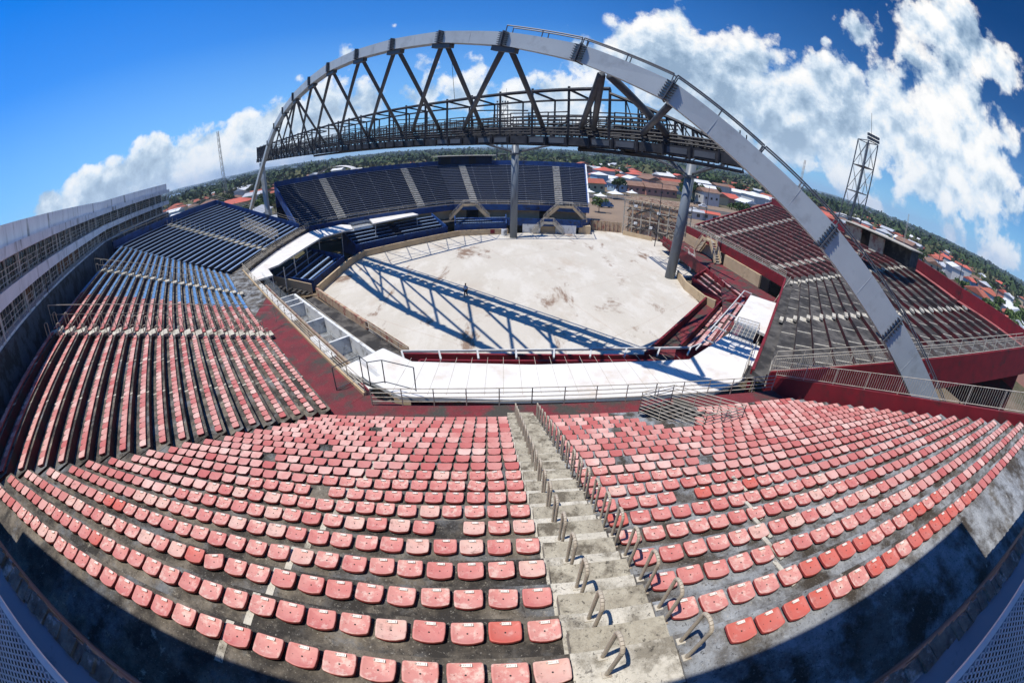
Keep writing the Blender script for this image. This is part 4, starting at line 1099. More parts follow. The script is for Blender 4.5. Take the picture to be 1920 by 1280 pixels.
ring([(-26.0, 60.0), (-10.2, 78.6), (10.2, 81.6)], [(-33.5, 66.), (-14., 88.), (11, 90.5)], 19.0, 'far roof truss running from the left corner to the tall column', 6)
ring([(4.7, 31.6), (21.3, 44.2), (19.2, 61.6), (18.6, 69.4)], [(7.2, 28.6), (24.8, 42.0), (23.6, 62.), (22.6, 70.)], 18.2, 'right roof truss passing over the leaning column', 6)

TL, TR = Vector((-58.2, 86.2, 0)), Vector((14.2, 23.1, 0)); te = (TR-TL).normalized(); tn = Vector((te.y, -te.x, 0))   # tn towards the camera
if tn.y > 0: tn = -tn
TLEN = (TR-TL).length
def T(s, w, z): p = TL+te*s+tn*w; return (p.x, p.y, z)
def zb(s): return 20.2-1.75*min(1, s/70.)
tr = thing('main_truss', 'long dark lattice roof truss with catwalk hung under the big arch', 'truss')
belly = MB(); pan = MB(); rail = MB(); post = MB(); web = MB()
n = 52
for k in range(n):
    s0_, s1_ = TLEN*k/n, TLEN*(k+1)/n; z = zb(s0_)
    belly.bar(T(s0_, 1.0, zb(s0_)+.30), T(s1_, 1.0, zb(s1_)+.30), .42, .62); belly.bar(T(s0_, -1.3, zb(s0_)+.30), T(s1_, -1.3, zb(s1_)+.30), .42, .62)
    for w in (1.05, -1.3):
        for hh in (.82, 1.05, 1.28): rail.tube(T(s0_, w, zb(s0_)+hh), T(s1_, w, zb(s1_)+hh), .075, 5)
        web.bar(T(s0_, w, zb(s0_)+.5), T(s1_, w, zb(s1_)+1.3), .08, .08)
        for f_ in (.33, .66): web.bar(T(s0_+(s1_-s0_)*f_, w, zb(s0_)+.6), T(s0_+(s1_-s0_)*f_, w, zb(s0_)+2.2), .06, .06)
    web.bar(T(s0_, 1.05, zb(s0_)+1.3), T(s1_, -1.3, zb(s1_)+1.3), .08, .08); web.bar(T(s0_, 1.05, zb(s0_)+1.3), T(s0_, -1.3, zb(s0_)+1.3), .10, .10)
    belly.bar(T(s0_, -.15, zb(s0_)-.05), T(s1_-.5, -.15, zb(s1_)-.05), .9, .10)
    if k % 3 and (s0_ < 40 or s0_ > TLEN-30): MB().bar(T(s0_+.25, 1.235, zb(s0_)+.30), T(s1_-.25, 1.235, zb(s1_)+.30), .03, .38).build('panel', DSTEEL, tr)
    web.bar(T(s0_, 1.3, zb(s0_)-.12), T(s0_, 1.3, zb(s0_)+.75), .12, .12)
    if s1_ < TLEN-4:
        for w in (1.05, -1.35):
            for hh, rr in ((1.55, .06), (1.85, .045), (2.15, .07), (2.5, .05)):
                if hh == 2.5 and (k*7) % 5 == 0: continue
                rail.tube(T(s0_, w+random.uniform(-.03, .03), zb(s0_)+hh+random.uniform(-.04, .04)), T(s1_, w, zb(s1_)+hh+random.uniform(-.04, .04)), rr, 4)
            rail.bar(T(s0_, w, zb(s0_)+1.2), T(s0_, w, zb(s0_)+2.55), .09, .09)
            if random.random() < .35: web.bar(T(s0_, w, zb(s0_)+.8), T(s1_, w, zb(s1_)+1.9), .07, .07)
        if random.random() < .5: web.bar(T(s0_, 1.05, zb(s0_)+1.5), T(s0_+.5, -1.35, zb(s0_)+1.6), .08, .08)
n = 26; top_end = TLEN*.90
for k in range(n):
    s0_, s1_ = top_end*k/n, top_end*(k+1)/n
    zt0, zt1 = zb(s0_)+4.25, zb(s1_)+4.25
    if s0_ < 60: zt0 = zb(s0_)+3.4+.85*s0_/60
    if s1_ < 60: zt1 = zb(s1_)+3.4+.85*s1_/60
    rail.tube(T(s0_, 1.1, zt0), T(s1_, 1.1, zt1), .15, 6)
    MB().bar(T(s0_, 1.1, zb(s0_)+.6), T(s0_, 1.1, zt0+.25), .17, .17).build('post', BSTEEL, tr)
    if k > 12 or k % 3 == 1:
        rail.tube(T(s0_, -1.4, zt0-.45), T(s1_, -1.4, zt1-.45), .10, 6); MB().bar(T(s0_+.3, -1.4, zb(s0_)+.6), T(s0_+.3, -1.4, zt0-.45), .14, .14).build('post', BSTEEL, tr)
    web.bar(T(s0_, 1.1, zt0), T(s0_+.3, -1.4, zt0-.45), .14, .14)
    if k % 4 == 2: web.bar(T(s0_, 1.1, zt0-1.2), T(s1_+1.2, -1.0, zt1-1.3), .10, .10)
    if k < 12: web.bar(T(s0_, 1.1, zb(s0_)+1.9), T(s1_, 1.1, zt1-.3), .08, .08)
post.bar(T(top_end, 1.1, zb(top_end)+.6), T(top_end, 1.1, zb(top_end)+4.2), .17, .17)
# the lattice thins into a triangular nose under the arch
k0 = T(top_end, 1.1, zb(top_end)+4.0); k1 = T(TLEN-.4, .4, zb(TLEN)+.7)
for w in (1.1, -1.2):
    a = T(top_end, w, zb(top_end)+3.9); rail.tube(a, k1, .12, 5)
    for q in range(1, 8):
        p = lerp(a, k1, q/8); s_ = top_end+(TLEN-top_end)*q/8; post.bar(p, T(s_, w*.8, zb(s_)+.6), .1, .1); web.bar(p, T(s_+.9, w*.8, zb(s_)+.7), .07, .07)
belly.bar(T(0, -.15, zb(0)+.9), T(0, -.15, zb(0)+3.6), .2, 2.6)
belly.build('bottom_girder', BSTEEL, tr); rail.build('rail', BSTEEL, tr); post.build('nose_lattice', BSTEEL, tr); web.build('brace', BSTEEL, tr)

# arch
kL = .6; P0 = Vector((26., 12.4, 8.2)); ea = Vector((math.cos(R(-42.5)), math.sin(R(-42.5)), 0)); na = Vector((ea.y, -ea.x, 0)); NA = ea.cross(na*kL+Vector((0, 0, 1)))
def on_arch(px, py):
    d = raydir(px, py); o = Vector((0, 0, HC)); return o+d*(NA.dot(P0-o)/NA.dot(d))
JP = [(555, 181), (586, 152), (622, 126), (676, 102), (743, 84), (833, 71), (951, 75), (1090, 102), (1254, 172), (1412, 303), (1548, 440), (1668, 612)]
jn = [on_arch(*q) for q in JP]
jv = jn[0]; TLm = Vector((-57.5, 85.2, 0)); dvv = (TLm-Vector((jv.x, jv.y, 0))); Nv = Vector((-dvv.y, dvv.x, 0)).normalized()
def on_left(px, py):
    d = raydir(px, py); o = Vector((0, 0, HC)); q = Vector((jv.x, jv.y, HC)); return o+d*(Nv.dot(q-o)/Nv.dot(d))
left = [on_left(*q) for q in ((497, 296), (505, 268), (518, 236), (535, 207))]
legL = Vector((-76.0, 100.6, 1.5)); legTop = left[0]
foot = P0+(P0-jn[-1]).normalized()*14
nodes = [legL]+left+jn+[P0+(P0-jn[-1]).normalized()*1.5, foot]
ar = thing('steel_arch', 'huge grey box section arch leaning over the arena from far left to near right', 'arch')
HT = [1.1, .95, .92, .90, .90, .92, .90, .86, .84, .84, .80, .86, .95, 1.04, 1.18, 1.36, 1.62, 1.95, 2.35]
def frame(i):
    a = Vector(nodes[max(i-1, 0)]); c = Vector(nodes[min(i+1, len(nodes)-1)]); d = (c-a).normalized(); r = d.cross(Vector((0, 0, 1))).normalized(); return d, r, r.cross(d).normalized()
b = MB()
for i in range(len(nodes)-1):
    vs = []
    for q in (i, i+1):
        d, r, u = frame(q); p = Vector(nodes[q]); h = HT[q]/2; w = .36
        vs += [p-r*w-u*h, p+r*w-u*h, p+r*w+u*h, p-r*w+u*h]
    b.add(vs, [(3, 2, 1, 0), (4, 5, 6, 7), (0, 1, 5, 4), (1, 2, 6, 5), (2, 3, 7, 6), (3, 0, 4, 7)])
for i in range(2, len(nodes)-1):
    a, c = Vector(nodes[i]), Vector(nodes[i+1]); d, r, u = frame(i); L_ = (c-a).length; ns = max(1, int(L_/2.4))
    for k in range(1, ns):
        p = a.lerp(c, k/ns); h = HT[i]+(HT[i+1]-HT[i])*k/ns; dd_ = (c-a).normalized(); rr2 = dd_.cross(Vector((0, 0, 1))).normalized(); uu = rr2.cross(dd_)
        b.bar(p-uu*h*.5, p+uu*h*.5, .735, .03, 0, dd_)
b.build('box_girder', STEEL, ar)
for i in range(2, len(nodes)-2):
    if i == len(nodes)-5: continue
    fl_ = MB(); p = Vector(nodes[i]); d, r, u = frame(i); h = HT[i]
    for k in range(-3, 4):
        fl_.bar(p+u*(k*h/7.)-d*.30, p+u*(k*h/7.)+d*.30, 1.02, .04, 0, u)
    fl_.bar(p-u*h*.56, p+u*h*.56, 1.1, .07, 0, d)
    fl_.build('joint_flange', DSTEEL, ar)
rl = MB()
for i in range(len(jn)-5, len(nodes)-2+1-1):
    pass
for i in range(11, len(nodes)-1):
    a, c = Vector(nodes[i]), Vector(nodes[i+1]); d, rr_, upv = frame(i); ha, hc = HT[i]/2, HT[i+1]/2
    for sg in (-1, 1): rl.tube(a+upv*(ha+.42)+rr_*.3*sg, c+upv*(hc+.42)+rr_*.3*sg, .045, 5)
    m_ = max(2, int((c-a).length/2.2))
    for k in range(m_+1):
        p = a.lerp(c, k/m_)
        hh = ha+(hc-ha)*k/m_
        for sg in (-1, 1): rl.tube(p+upv*(hh-.02)+rr_*.3*sg, p+upv*(hh+.42)+rr_*.3*sg, .03, 4)
rl.build('ladder_rail', DSTEEL, ar)
# web members between arch nodes and the truss
def t1_at(px):
    """distance along the truss of the point seen at picture column px"""
    d = raydir(px, 240); m = Vector((-te.y, te.x)); k = m.dot(TL.xy)/m.dot(Vector((d.x, d.y))); return (Vector((d.x*k, d.y*k))-TL.xy).dot(te.xy)
def strut(p, s, r):
    q = Vector(T(s, 0, zb(s)+1.0)); p = Vector(p); st = p+(q-p).normalized()*.7
    o = MB().tube(st, q, r, 10).build('strut', DSTEEL, ar)
    for f in o.data.polygons: f.use_smooth = True
for (px, py, xl, xr, r) in ((951, 78, 864, 1022, .185), (833, 74, 770, 908, .175), (743, 87, 688, 830, .17), (676, 105, 633, 758, .165), (622, 130, 588, 692, .16), (586, 156, 560, 644, .155), (555, 184, 538, 612, .15)):
    p = on_arch(px, py)
    for x in (xl, xr): strut(p, t1_at(x), r)
for q_, xl, xr in ((5, 522, 582), (4, 511, 556), (3, 504, 536)):
    for x in (xl, xr): strut(nodes[q_], t1_at(x), .14)
pw = on_arch(1130, 130)
strut(pw, t1_at(1086), .2); strut(pw, t1_at(1112), .2); strut(pw, t1_at(1262), .24)
strut(on_arch(1262, 190), t1_at(1200), .2)
for i in range(3, 12):
    p = Vector(nodes[i]); d, rr_, upv = frame(i); h = HT[i]/2
    MB().bar(p-upv*(h+.16)-d*.8, p-upv*(h+.16)+d*.8, .4, .36, 0, upv).build('gusset', DSTEEL, ar)

b = MB(); lt = Vector((-57.8, 85.6, 19.9)); b.bar(lt, (-56.4, 85.0, 2), .95, .95); o = b.build('truss_leg', STEEL, ar)
b = MB(); w_ = on_arch(845, 82); b.bar(w_, w_+Vector((.35, 0, -4.2)), .025, .025); o = b.build('hanging_cable', BSTEEL); tag(o, 'thin loose cable dangling from the top of the arch', 'cable')

# ================================================================ person on the arena floor
def person():
    t = thing('person', 'person in a pale blue shirt and dark trousers walking on the white arena floor', 'person', (-5.75, 48.3, 0), R(160))
    def skin(name, pts, edges, rad, m, root=0):
        me = bpy.data.meshes.new(name); me.from_pydata(pts, edges, []); o = bpy.data.objects.new(name, me); COL.objects.link(o); o.parent = t
        md = o.modifiers.new('skin', 'SKIN'); sub = o.modifiers.new('sub', 'SUBSURF'); sub.levels = 2; sub.render_levels = 2
        for v, r in zip(me.skin_vertices[0].data, rad): v.radius = r if isinstance(r, tuple) else (r, r)
        me.skin_vertices[0].data[root].use_root = True; me.materials.append(m); return o
    pts = [(0, 0, .95), (0, .01, 1.15), (0, .02, 1.40), (0, .02, 1.50), (0, .035, 1.60), (0, .03, 1.70),
           (.19, .01, 1.40), (.27, -.05, 1.12), (.29, .06, .90), (.30, .10, .82), (-.19, .01, 1.40), (-.28, .06, 1.13), (-.30, .20, .93), (-.30, .25, .86),
           (.09, 0, .88), (.10, .14, .50), (.10, .06, .09), (.10, .20, .04), (-.09, 0, .88), (-.10, -.02, .48), (-.10, -.26, .16), (-.10, -.20, .06)]
    ed = [(0, 1), (1, 2), (2, 3), (3, 4), (4, 5), (2, 6), (6, 7), (7, 8), (8, 9), (2, 10), (10, 11), (11, 12), (12, 13), (0, 14), (14, 15), (15, 16), (16, 17), (0, 18), (18, 19), (19, 20), (20, 21)]
    rad = [(.16, .11), (.14, .10), (.17, .11), .055, (.085, .10), (.075, .085), .07, .048, .038, .035, .07, .048, .038, .035, .10, .07, .05, .045, .10, .07, .05, .045]
    skin('body', pts, ed, rad, SKIN)
    sh = [(0, 0, .93), (0, .01, 1.15), (0, .02, 1.41), (.19, .01, 1.41), (.245, -.03, 1.20), (-.19, .01, 1.41), (-.25, .04, 1.20)]
    skin('shirt', sh, [(0, 1), (1, 2), (2, 3), (3, 4), (2, 5), (5, 6)], [(.19, .14), (.165, .125), (.19, .13), .088, .07, .088, .07], SHIRT)
    tr_ = [(0, 0, .95), (.09, 0, .87), (.10, .14, .50), (.10, .07, .14), (-.09, 0, .87), (-.10, -.02, .48), (-.10, -.24, .20)]
    skin('trousers', tr_, [(0, 1), (1, 2), (2, 3), (0, 4), (4, 5), (5, 6)], [(.17, .12), .118, .088, .07, .118, .088, .07], TROUS)
    bpy.ops.mesh.primitive_uv_sphere_add(segments=12, ring_count=8, radius=.105, location=(0, 0, 0)); h = bpy.context.object; h.name = 'hair'; h.scale = (.95, 1.1, .75); h.location = (0, .02, 1.72); h.parent = t; h.data.materials.append(HAIRM)
    for x in (.03, -.03):
        bpy.ops.mesh.primitive_uv_sphere_add(segments=8, ring_count=6, radius=.012, location=(0, 0, 0)); h = bpy.context.object; h.name = 'eye'; h.location = (x, .125, 1.65); h.parent = t; h.data.materials.append(TAGW)
    return t
person()

# ================================================================ stage scaffold facade at the far right of the floor
stg = thing('stage_facade', 'rusty cream scaffold building with gabled front at the far right of the arena', 'scaffold')
Sa, Sb = Vector((24.6, 92.2)), Vector((34.4, 83.6)); se = (Sb-Sa).normalized(); sn = Vector((-se.y, se.x))   # outwards
if sn.y < 0: sn = -sn
SL = (Sb-Sa).length
def S(s, w, z): p = Sa+se*s+sn*w; return (p.x, p.y, z)
b = MB(); br = MB()
for w in (0, 3.2, 6.5, 9.5):
    for k in range(7):
        s = SL*k/6; b.bar(S(s, w, 0), S(s, w, 8.2), .22, .22)
        if k < 6:
            s2 = SL*(k+1)/6
            for z in (2.0, 4.0, 6.1, 8.1): b.bar(S(s, w, z), S(s2, w, z), .14, .14)
            if k in (0, 5) or w > 6:
                for z in (0, 2., 4., 6.): br.bar(S(s, w, z), S(s2, w, z+2.), .06, .06); br.bar(S(s2, w, z), S(s, w, z+2.), .06, .06)
for k in range(7):
    for z in (2.0, 4.0, 6.1, 8.1): b.bar(S(SL*k/6, 0, z), S(SL*k/6, 9.5, z), .1, .1)
b.build('frame', CREAM, stg); br.build('cross_brace', CREAM, stg)
b = MB()
for k in range(24): 
    w = -.3+k*.42; z = 8.25+.04*(k % 3); x0 = random.uniform(-.6, .4); x1 = SL+random.uniform(-.4, .8)
    b.box(S((x0+x1)/2, w, z), (x1-x0, .20, .06), math.atan2(se.y, se.x))
for k in range(26): b.box(S(random.uniform(0, SL), random.uniform(0, 9), 8.42), (random.uniform(.5, 1.6), .25, .1), random.uniform(0, 3))
b.build('roof_boards', TAN2, stg)
b = MB()
for zc, w0_ in ((1.4, -.1), (5.3, -.1)):
    for sg in (-1, 1): b.bar(S(SL/2, w0_, zc+1.5), S(SL/2+sg*3.4, w0_, zc-.2), .5, .35)
    for s in (1.7, SL-1.7): b.bar(S(s-1.0, 0, zc+.1), S(s, 0, zc+1.1), .3, .2)
b.build('gable', CONCD, stg)
b = MB()
b.add([S(SL/2-2.6, .1, .2), S(SL/2+2.6, .1, .2), S(SL/2, .1, 2.6)], [(0, 1, 2)]); b.add([S(SL/2-2.6, .1, 4.6), S(SL/2+2.6, .1, 4.6), S(SL/2, .1, 6.5)], [(0, 1, 2)])
b.quad(S(.4, 1.3, .3), S(SL-.4, 1.3, .3), S(SL-.4, 1.3, 7.6), S(.4, 1.3, 7.6)); b.build('back_panel', TAN2, stg)
for s, z in ((3.2, 3.0), (7.0, 2.7), (3.0, 6.9), (8.6, 6.2)): MB().box(S(s, -.3, z), (.75, .35, .55), math.atan2(se.y, se.x)).build('air_conditioner', WALLW, stg)
b = MB(); b.box(S(SL*.33, -1.2, .45), (7.2, .25, .9), math.atan2(se.y, se.x)); o = b.build('low_board', TAN); tag(o, 'low tan board wall in front of the stage scaffold', 'wall')
cf = thing('perimeter_wall', 'stained tan panel wall closing the gap behind the arena floor', 'wall')
b = MB(); b.wall((16.9, 94.2), (24.4, 93.4), 0, 2.3, 0, 2.3, .2); b.wall((35., 83.), (36.5, 79.), 0, 2.3, 0, 2.3, .2); b.build('wall', TAN2, cf)
b = MB()
for k in range(9): p = lerp((16.9, 94.1), (24.4, 93.3), k/8); b.box((p[0], p[1]-.1, 1.2), (.12, .12, 2.5))
b.build('post', TAN, cf)

# ================================================================ lattice towers and masts
def lattice(x, y, z0, h, w0, w1, label, heads=True, kindc='light tower', top=(0, 0)):
    t = thing('light_tower', label, kindc, (x, y, z0)); b = MB(); br = MB(); pf = MB(); n = 6
    def C(k, z): w = w0+(w1-w0)*z/h; sx, sy = ((-1, -1), (1, -1), (1, 1), (-1, 1))[k % 4]; return (sx*w/2+top[0]*z/h, sy*w/2+top[1]*z/h, z)
    for k in range(4): b.tube(C(k, 0), C(k, h), .13, 5)
    for j in range(n):
        za, zb2 = h*j/n, h*(j+1)/n
        for k in range(4):
            br.tube(C(k, za), C(k+1, zb2), .05, 4); br.tube(C(k+1, za), C(k, zb2), .05, 4)
            br.tube(lerp(C(k, zb2), C(k+1, zb2), 0), C(k+1, zb2), .09, 4)
            m1 = lerp(C(k, za), C(k+1, zb2), .5); br.tube(lerp(C(k, za), C(k+1, za), .5), m1, .04, 4)
        cx, cy = top[0]*zb2/h, top[1]*zb2/h
        for q in (-.35, .35): b.tube((top[0]*za/h+q, top[1]*za/h, za), (cx+q, cy, zb2), .06, 4)
    for j in (3, 4, 5): w = (w0+(w1-w0)*j/n); pf.box((top[0]*j/n, top[1]*j/n, h*j/n), (w*1.02, w*1.02, .12))
    b.build('leg', DSTEEL, t); br.build('brace', DSTEEL, t); pf.build('platform', DSTEEL, t)
    if heads:
        l = MB()
        for k in range(5):
            for j in range(2): l.box((top[0]-w1/2+w1*k/4, top[1]-w1/2, h+.5+j*.7), (.5, .4, .5))
        l.build('floodlight', DSTEEL, t)
        l = MB(); l.tube((top[0]+w1*.3, top[1], h), (top[0]+w1*.34, top[1], h+6), .05, 5); l.build('antenna', DSTEEL, t)
    return t
d = raydir(1570, 428); kx = math.hypot(d.x, d.y); TWX, TWY = d.x/kx*84, d.y/kx*84
lattice(TWX, TWY, 0, 30.5, 3.7, 3.0, 'steel lattice light tower behind the shed of the red stand', top=(3.6, -3.0))
lattice(-4.2, 137, 0, 32.5, 3.4, 3.2, 'distant light tower behind the far blue stand, beside the tall column')
def mast(px, pyb, r, h, label, lean=0., w=.5):
    d = raydir(px, pyb); k = math.hypot(d.x, d.y); x, y = d.x/k*r, d.y/k*r
    t = thing('mast', label, 'mast', (x, y, 0)); b = MB()
    for a in range(3):
        an_ = 2*math.pi*a/3; b.tube((w*math.cos(an_), w*math.sin(an_), 0), (w*.6*math.cos(an_)+lean, w*.6*math.sin(an_), h), w*.13, 4)
    b.build('pole', CREAM, t); b = MB(); n = int(h/(w*3))
    for k in range(n):
        for a in range(3):
            a0, a1 = 2*math.pi*a/3, 2*math.pi*(a+1)/3; z0, z1 = h*k/n, h*(k+1)/n; s0, s1 = 1-.4*k/n, 1-.4*(k+1)/n
            b.tube((w*s0*math.cos(a0)+lean*k/n, w*s0*math.sin(a0), z0), (w*s1*math.cos(a1)+lean*(k+1)/n, w*s1*math.sin(a1), z1), w*.07, 3)
    b.build('lattice', CREAM, t)
mast(424, 345, 420, 66, 'tall red and white radio mast standing on the left horizon', -8, 2.0)
mast(1494, 345, 300, 38, 'slender radio mast seen beside the arch leg', 6, 1.2)
mast(1683, 500, 95, 20, 'rusty thin mast behind the right parapet', 1.0, .25)
polei = 0
for (px, py, r, h) in ((1742, 560, 75, 17.), (1780, 590, 70, 16.5), (1843, 640, 60, 16.), (1232, 415, 86, 13), (1320, 420, 110, 13)):
    d = raydir(px, py); k = math.hypot(d.x, d.y); b = MB(); x, y = d.x/k*r, d.y/k*r; b.tube((x, y, 0), (x+.5, y, h), .10, 6, 0, .06)
    o = b.build('lamp_pole', BSTEEL); nm = ['first', 'second', 'third', 'tan lot', 'road side'][polei]; tag(o, '%s thin dark pole %s' % (nm, 'standing behind the right red parapet' if polei < 3 else 'beyond the right column'), 'pole', 'thin poles outside the stadium'); polei += 1

# ================================================================ trees
LEAF = [mat('leaf_dark', (.012, .026, .008), (.028, .052, .014), .6, .8, island=(.045, .075, .02)), mat('leaf_mid', (.025, .050, .012), (.050, .088, .02), .6, .8, island=(.085, .13, .035)),
        mat('leaf_olive', (.035, .042, .015), (.07, .078, .026), .6, .8, island=(.11, .11, .045))]
BARK = mat('bark', (.09, .07, .055), (.05, .04, .03), 3, .95)
def crown_mesh(h, r, n, seed, lobes=7):
    g = np.random.RandomState(seed); C = []
    for k in range(lobes):
        a = g.uniform(0, 2*math.pi); q = g.uniform(.1, .62)*r; C.append((q*math.cos(a), q*math.sin(a), h*g.uniform(.55, .86), r*g.uniform(.36, .58)))
    V = []; Fc = []
    for i in range(n):
        c = C[g.randint(lobes)]; v = g.normal(size=3); v /= np.linalg.norm(v); v[2] = abs(v[2])*.9-.25 if g.rand() < .8 else v[2]
        p = np.array(c[:3])+v*c[3]*g.uniform(.72, 1.08)*np.array([1, 1, .72]); s = r*g.uniform(.055, .105)
        a = g.normal(size=3); a /= np.linalg.norm(a); bb = np.cross(a, v+g.normal(size=3)*.5); bb /= np.linalg.norm(bb)+1e-6
        k = len(V); V += [p-a*s-bb*s*.6, p+a*s-bb*s*.5, p+a*s*.9+bb*s*.6, p-a*s*.8+bb*s*.7]; Fc.append((k, k+1, k+2, k+3))
    return [tuple(x) for x in V], Fc
def make_tree(h, r, seed, m, n=900, palm=False):
    t = thing('tree', 'x', 'tree'); b = MB()
    b.tube((0, 0, 0), (0.1, 0, h*.45), h*.028, 7, 0, h*.02)
    for k in range(4):
        a = k*1.6+seed; b.tube((0.1, 0, h*.38), (r*.45*math.cos(a), r*.45*math.sin(a), h*.68), h*.014, 5, 0, h*.006)
    b.build('trunk', BARK, t); V, Fc = crown_mesh(h, r, n, seed); b = MB(); b.add(V, Fc); b.build('crown', m, t); return t
protos = [make_tree(9, 5.0, 1, LEAF[0], 1100), make_tree(8, 5.5, 2, LEAF[1], 1100), make_tree(11, 5.2, 3, LEAF[0], 1200), make_tree(6.5, 3.6, 4, LEAF[1], 900), make_tree(7.5, 4.6, 5, LEAF[2], 900)]
TN = ['round dark green', 'broad light green', 'tall dark green', 'small bright green', 'dusty olive']
pu = [False]*5
footprint = [(-60, -10), (60, -10), (62, 60), (45, 96), (28, 100), (20, 122), (-24, 122), (-64, 88), (-80, 60), (-75, 20)]
def inpoly(x, y, P):
    c = False; n = len(P)
    for i in range(n):
        x1, y1 = P[i]; x2, y2 = P[(i+1) % n]
        if (y1 > y) != (y2 > y) and x < (x2-x1)*(y-y1)/(y2-y1)+x1: c = not c
    return c
def sector(x, y):
    az = math.degrees(math.atan2(x, y))
    return ('beyond the blue stand by the arch leg' if az < -25 else 'behind the far blue stand' if az < 9 else 'past the stage scaffold' if az < 24 else 'behind the red stand' if az < 46 else 'outside the red parapet')
def place_tree(x, y, k, s, rz=None):
    lab = '%s tree in the town %s' % (TN[k], sector(x, y))
    if not pu[k]:
        o = protos[k]; o.location = (x, y, -.3); o['label'] = lab; o['group'] = 'town trees '+sector(x, y); o.scale = (s, s, s); pu[k] = True; o.rotation_euler = (0, 0, rz or 0)
    else: dup(protos[k], (x, y, -.3), rz if rz is not None else random.uniform(0, 6.28), lab, 'town trees '+sector(x, y), (s, s, s*random.uniform(.85, 1.1)))
plaza = [(14, 89), (16.9, 140), (20, 175), (90, 185), (150, 150), (150, 70), (60, 62), (46, 80), (40, 92), (25, 92.6)]

# houses ---------------------------------------------------------------------------
ROOFS = [mat('terracotta_roof', (.36, .10, .06), (.26, .08, .05), .4, .85), mat('bright_red_roof', (.50, .11, .07), (.42, .10, .07), .3, .8), mat('grey_sheet_roof', (.42, .44, .46), (.32, .33, .35), .3, .6),
         mat('white_sheet_roof', (.66, .66, .65), (.55, .55, .54), .3, .6), mat('rusty_roof', (.17, .09, .06), (.24, .15, .11), .3, .9)]
RN = ['tiled red', 'bright red', 'grey sheet', 'white sheet', 'rusty brown']
WALLS = [mat('house_white', (.56, .55, .52), (.46, .45, .42), .5, .9), mat('house_cream', (.52, .42, .27), (.45, .36, .23), .5, .9), mat('house_blue', (.30, .42, .52), (.26, .36, .45), .5, .9), mat('house_pink', (.5, .25, .18), (.42, .2, .15), .5, .9)]
WN = ['white', 'cream', 'pale blue', 'salmon']
occ = []
def house(x, y, w, d, h, rz, rk, wk, hip=False, label=None, floors=1, group=True):
    t = thing('house', label or '%s walled house with %s roof %s' % (WN[wk], RN[rk], sector(x, y)), 'house', (x, y, -.3), rz, ('town houses '+sector(x, y)) if group else None)
    b = MB(); b.box((0, 0, h/2), (w, d, h)); b.build('wall', WALLS[wk], t)
    b = MB(); ov = .6; rh = min(w, d)*.22; W_, D_ = w/2+ov, d/2+ov; rx = W_-(D_ if hip else 0)
    if rx < .2: rx = .2
    b.add([(-W_, -D_, h), (W_, -D_, h), (W_, D_, h), (-W_, D_, h), (-rx, 0, h+rh), (rx, 0, h+rh)], [(0, 1, 5, 4), (2, 3, 4, 5), (1, 2, 5), (3, 0, 4), (3, 2, 1, 0)])
    b.build('roof', ROOFS[rk], t)
    occ.append((x, y, max(w, d)*.7)); n = max(2, int(w/3)); WN_ = []
    if math.hypot(x, y) > 215: return t
    for f in range(floors):
        zc = h*(f+.55)/floors
        for k in range(n):
            xx = -w/2+w*(k+.5)/n; WN_.append(((xx, -d/2-.02, zc), (1.1, .1, 1.1)))
        for k in range(max(1, int(d/4))):
            yy = -d/2+d*(k+.5)/max(1, int(d/4)); WN_.append(((-w/2-.02, yy, zc), (.1, 1.1, 1.1)))
    for c_, s_ in WN_: MB().box(c_, s_).build('window', DGLASS, t)
    return t
def at(px, py, r=None):
    d = raydir(px, py); k = math.hypot(d.x, d.y)
    if r is None: r = 18/(-d.z/k)
    return d.x/k*r, d.y/k*r
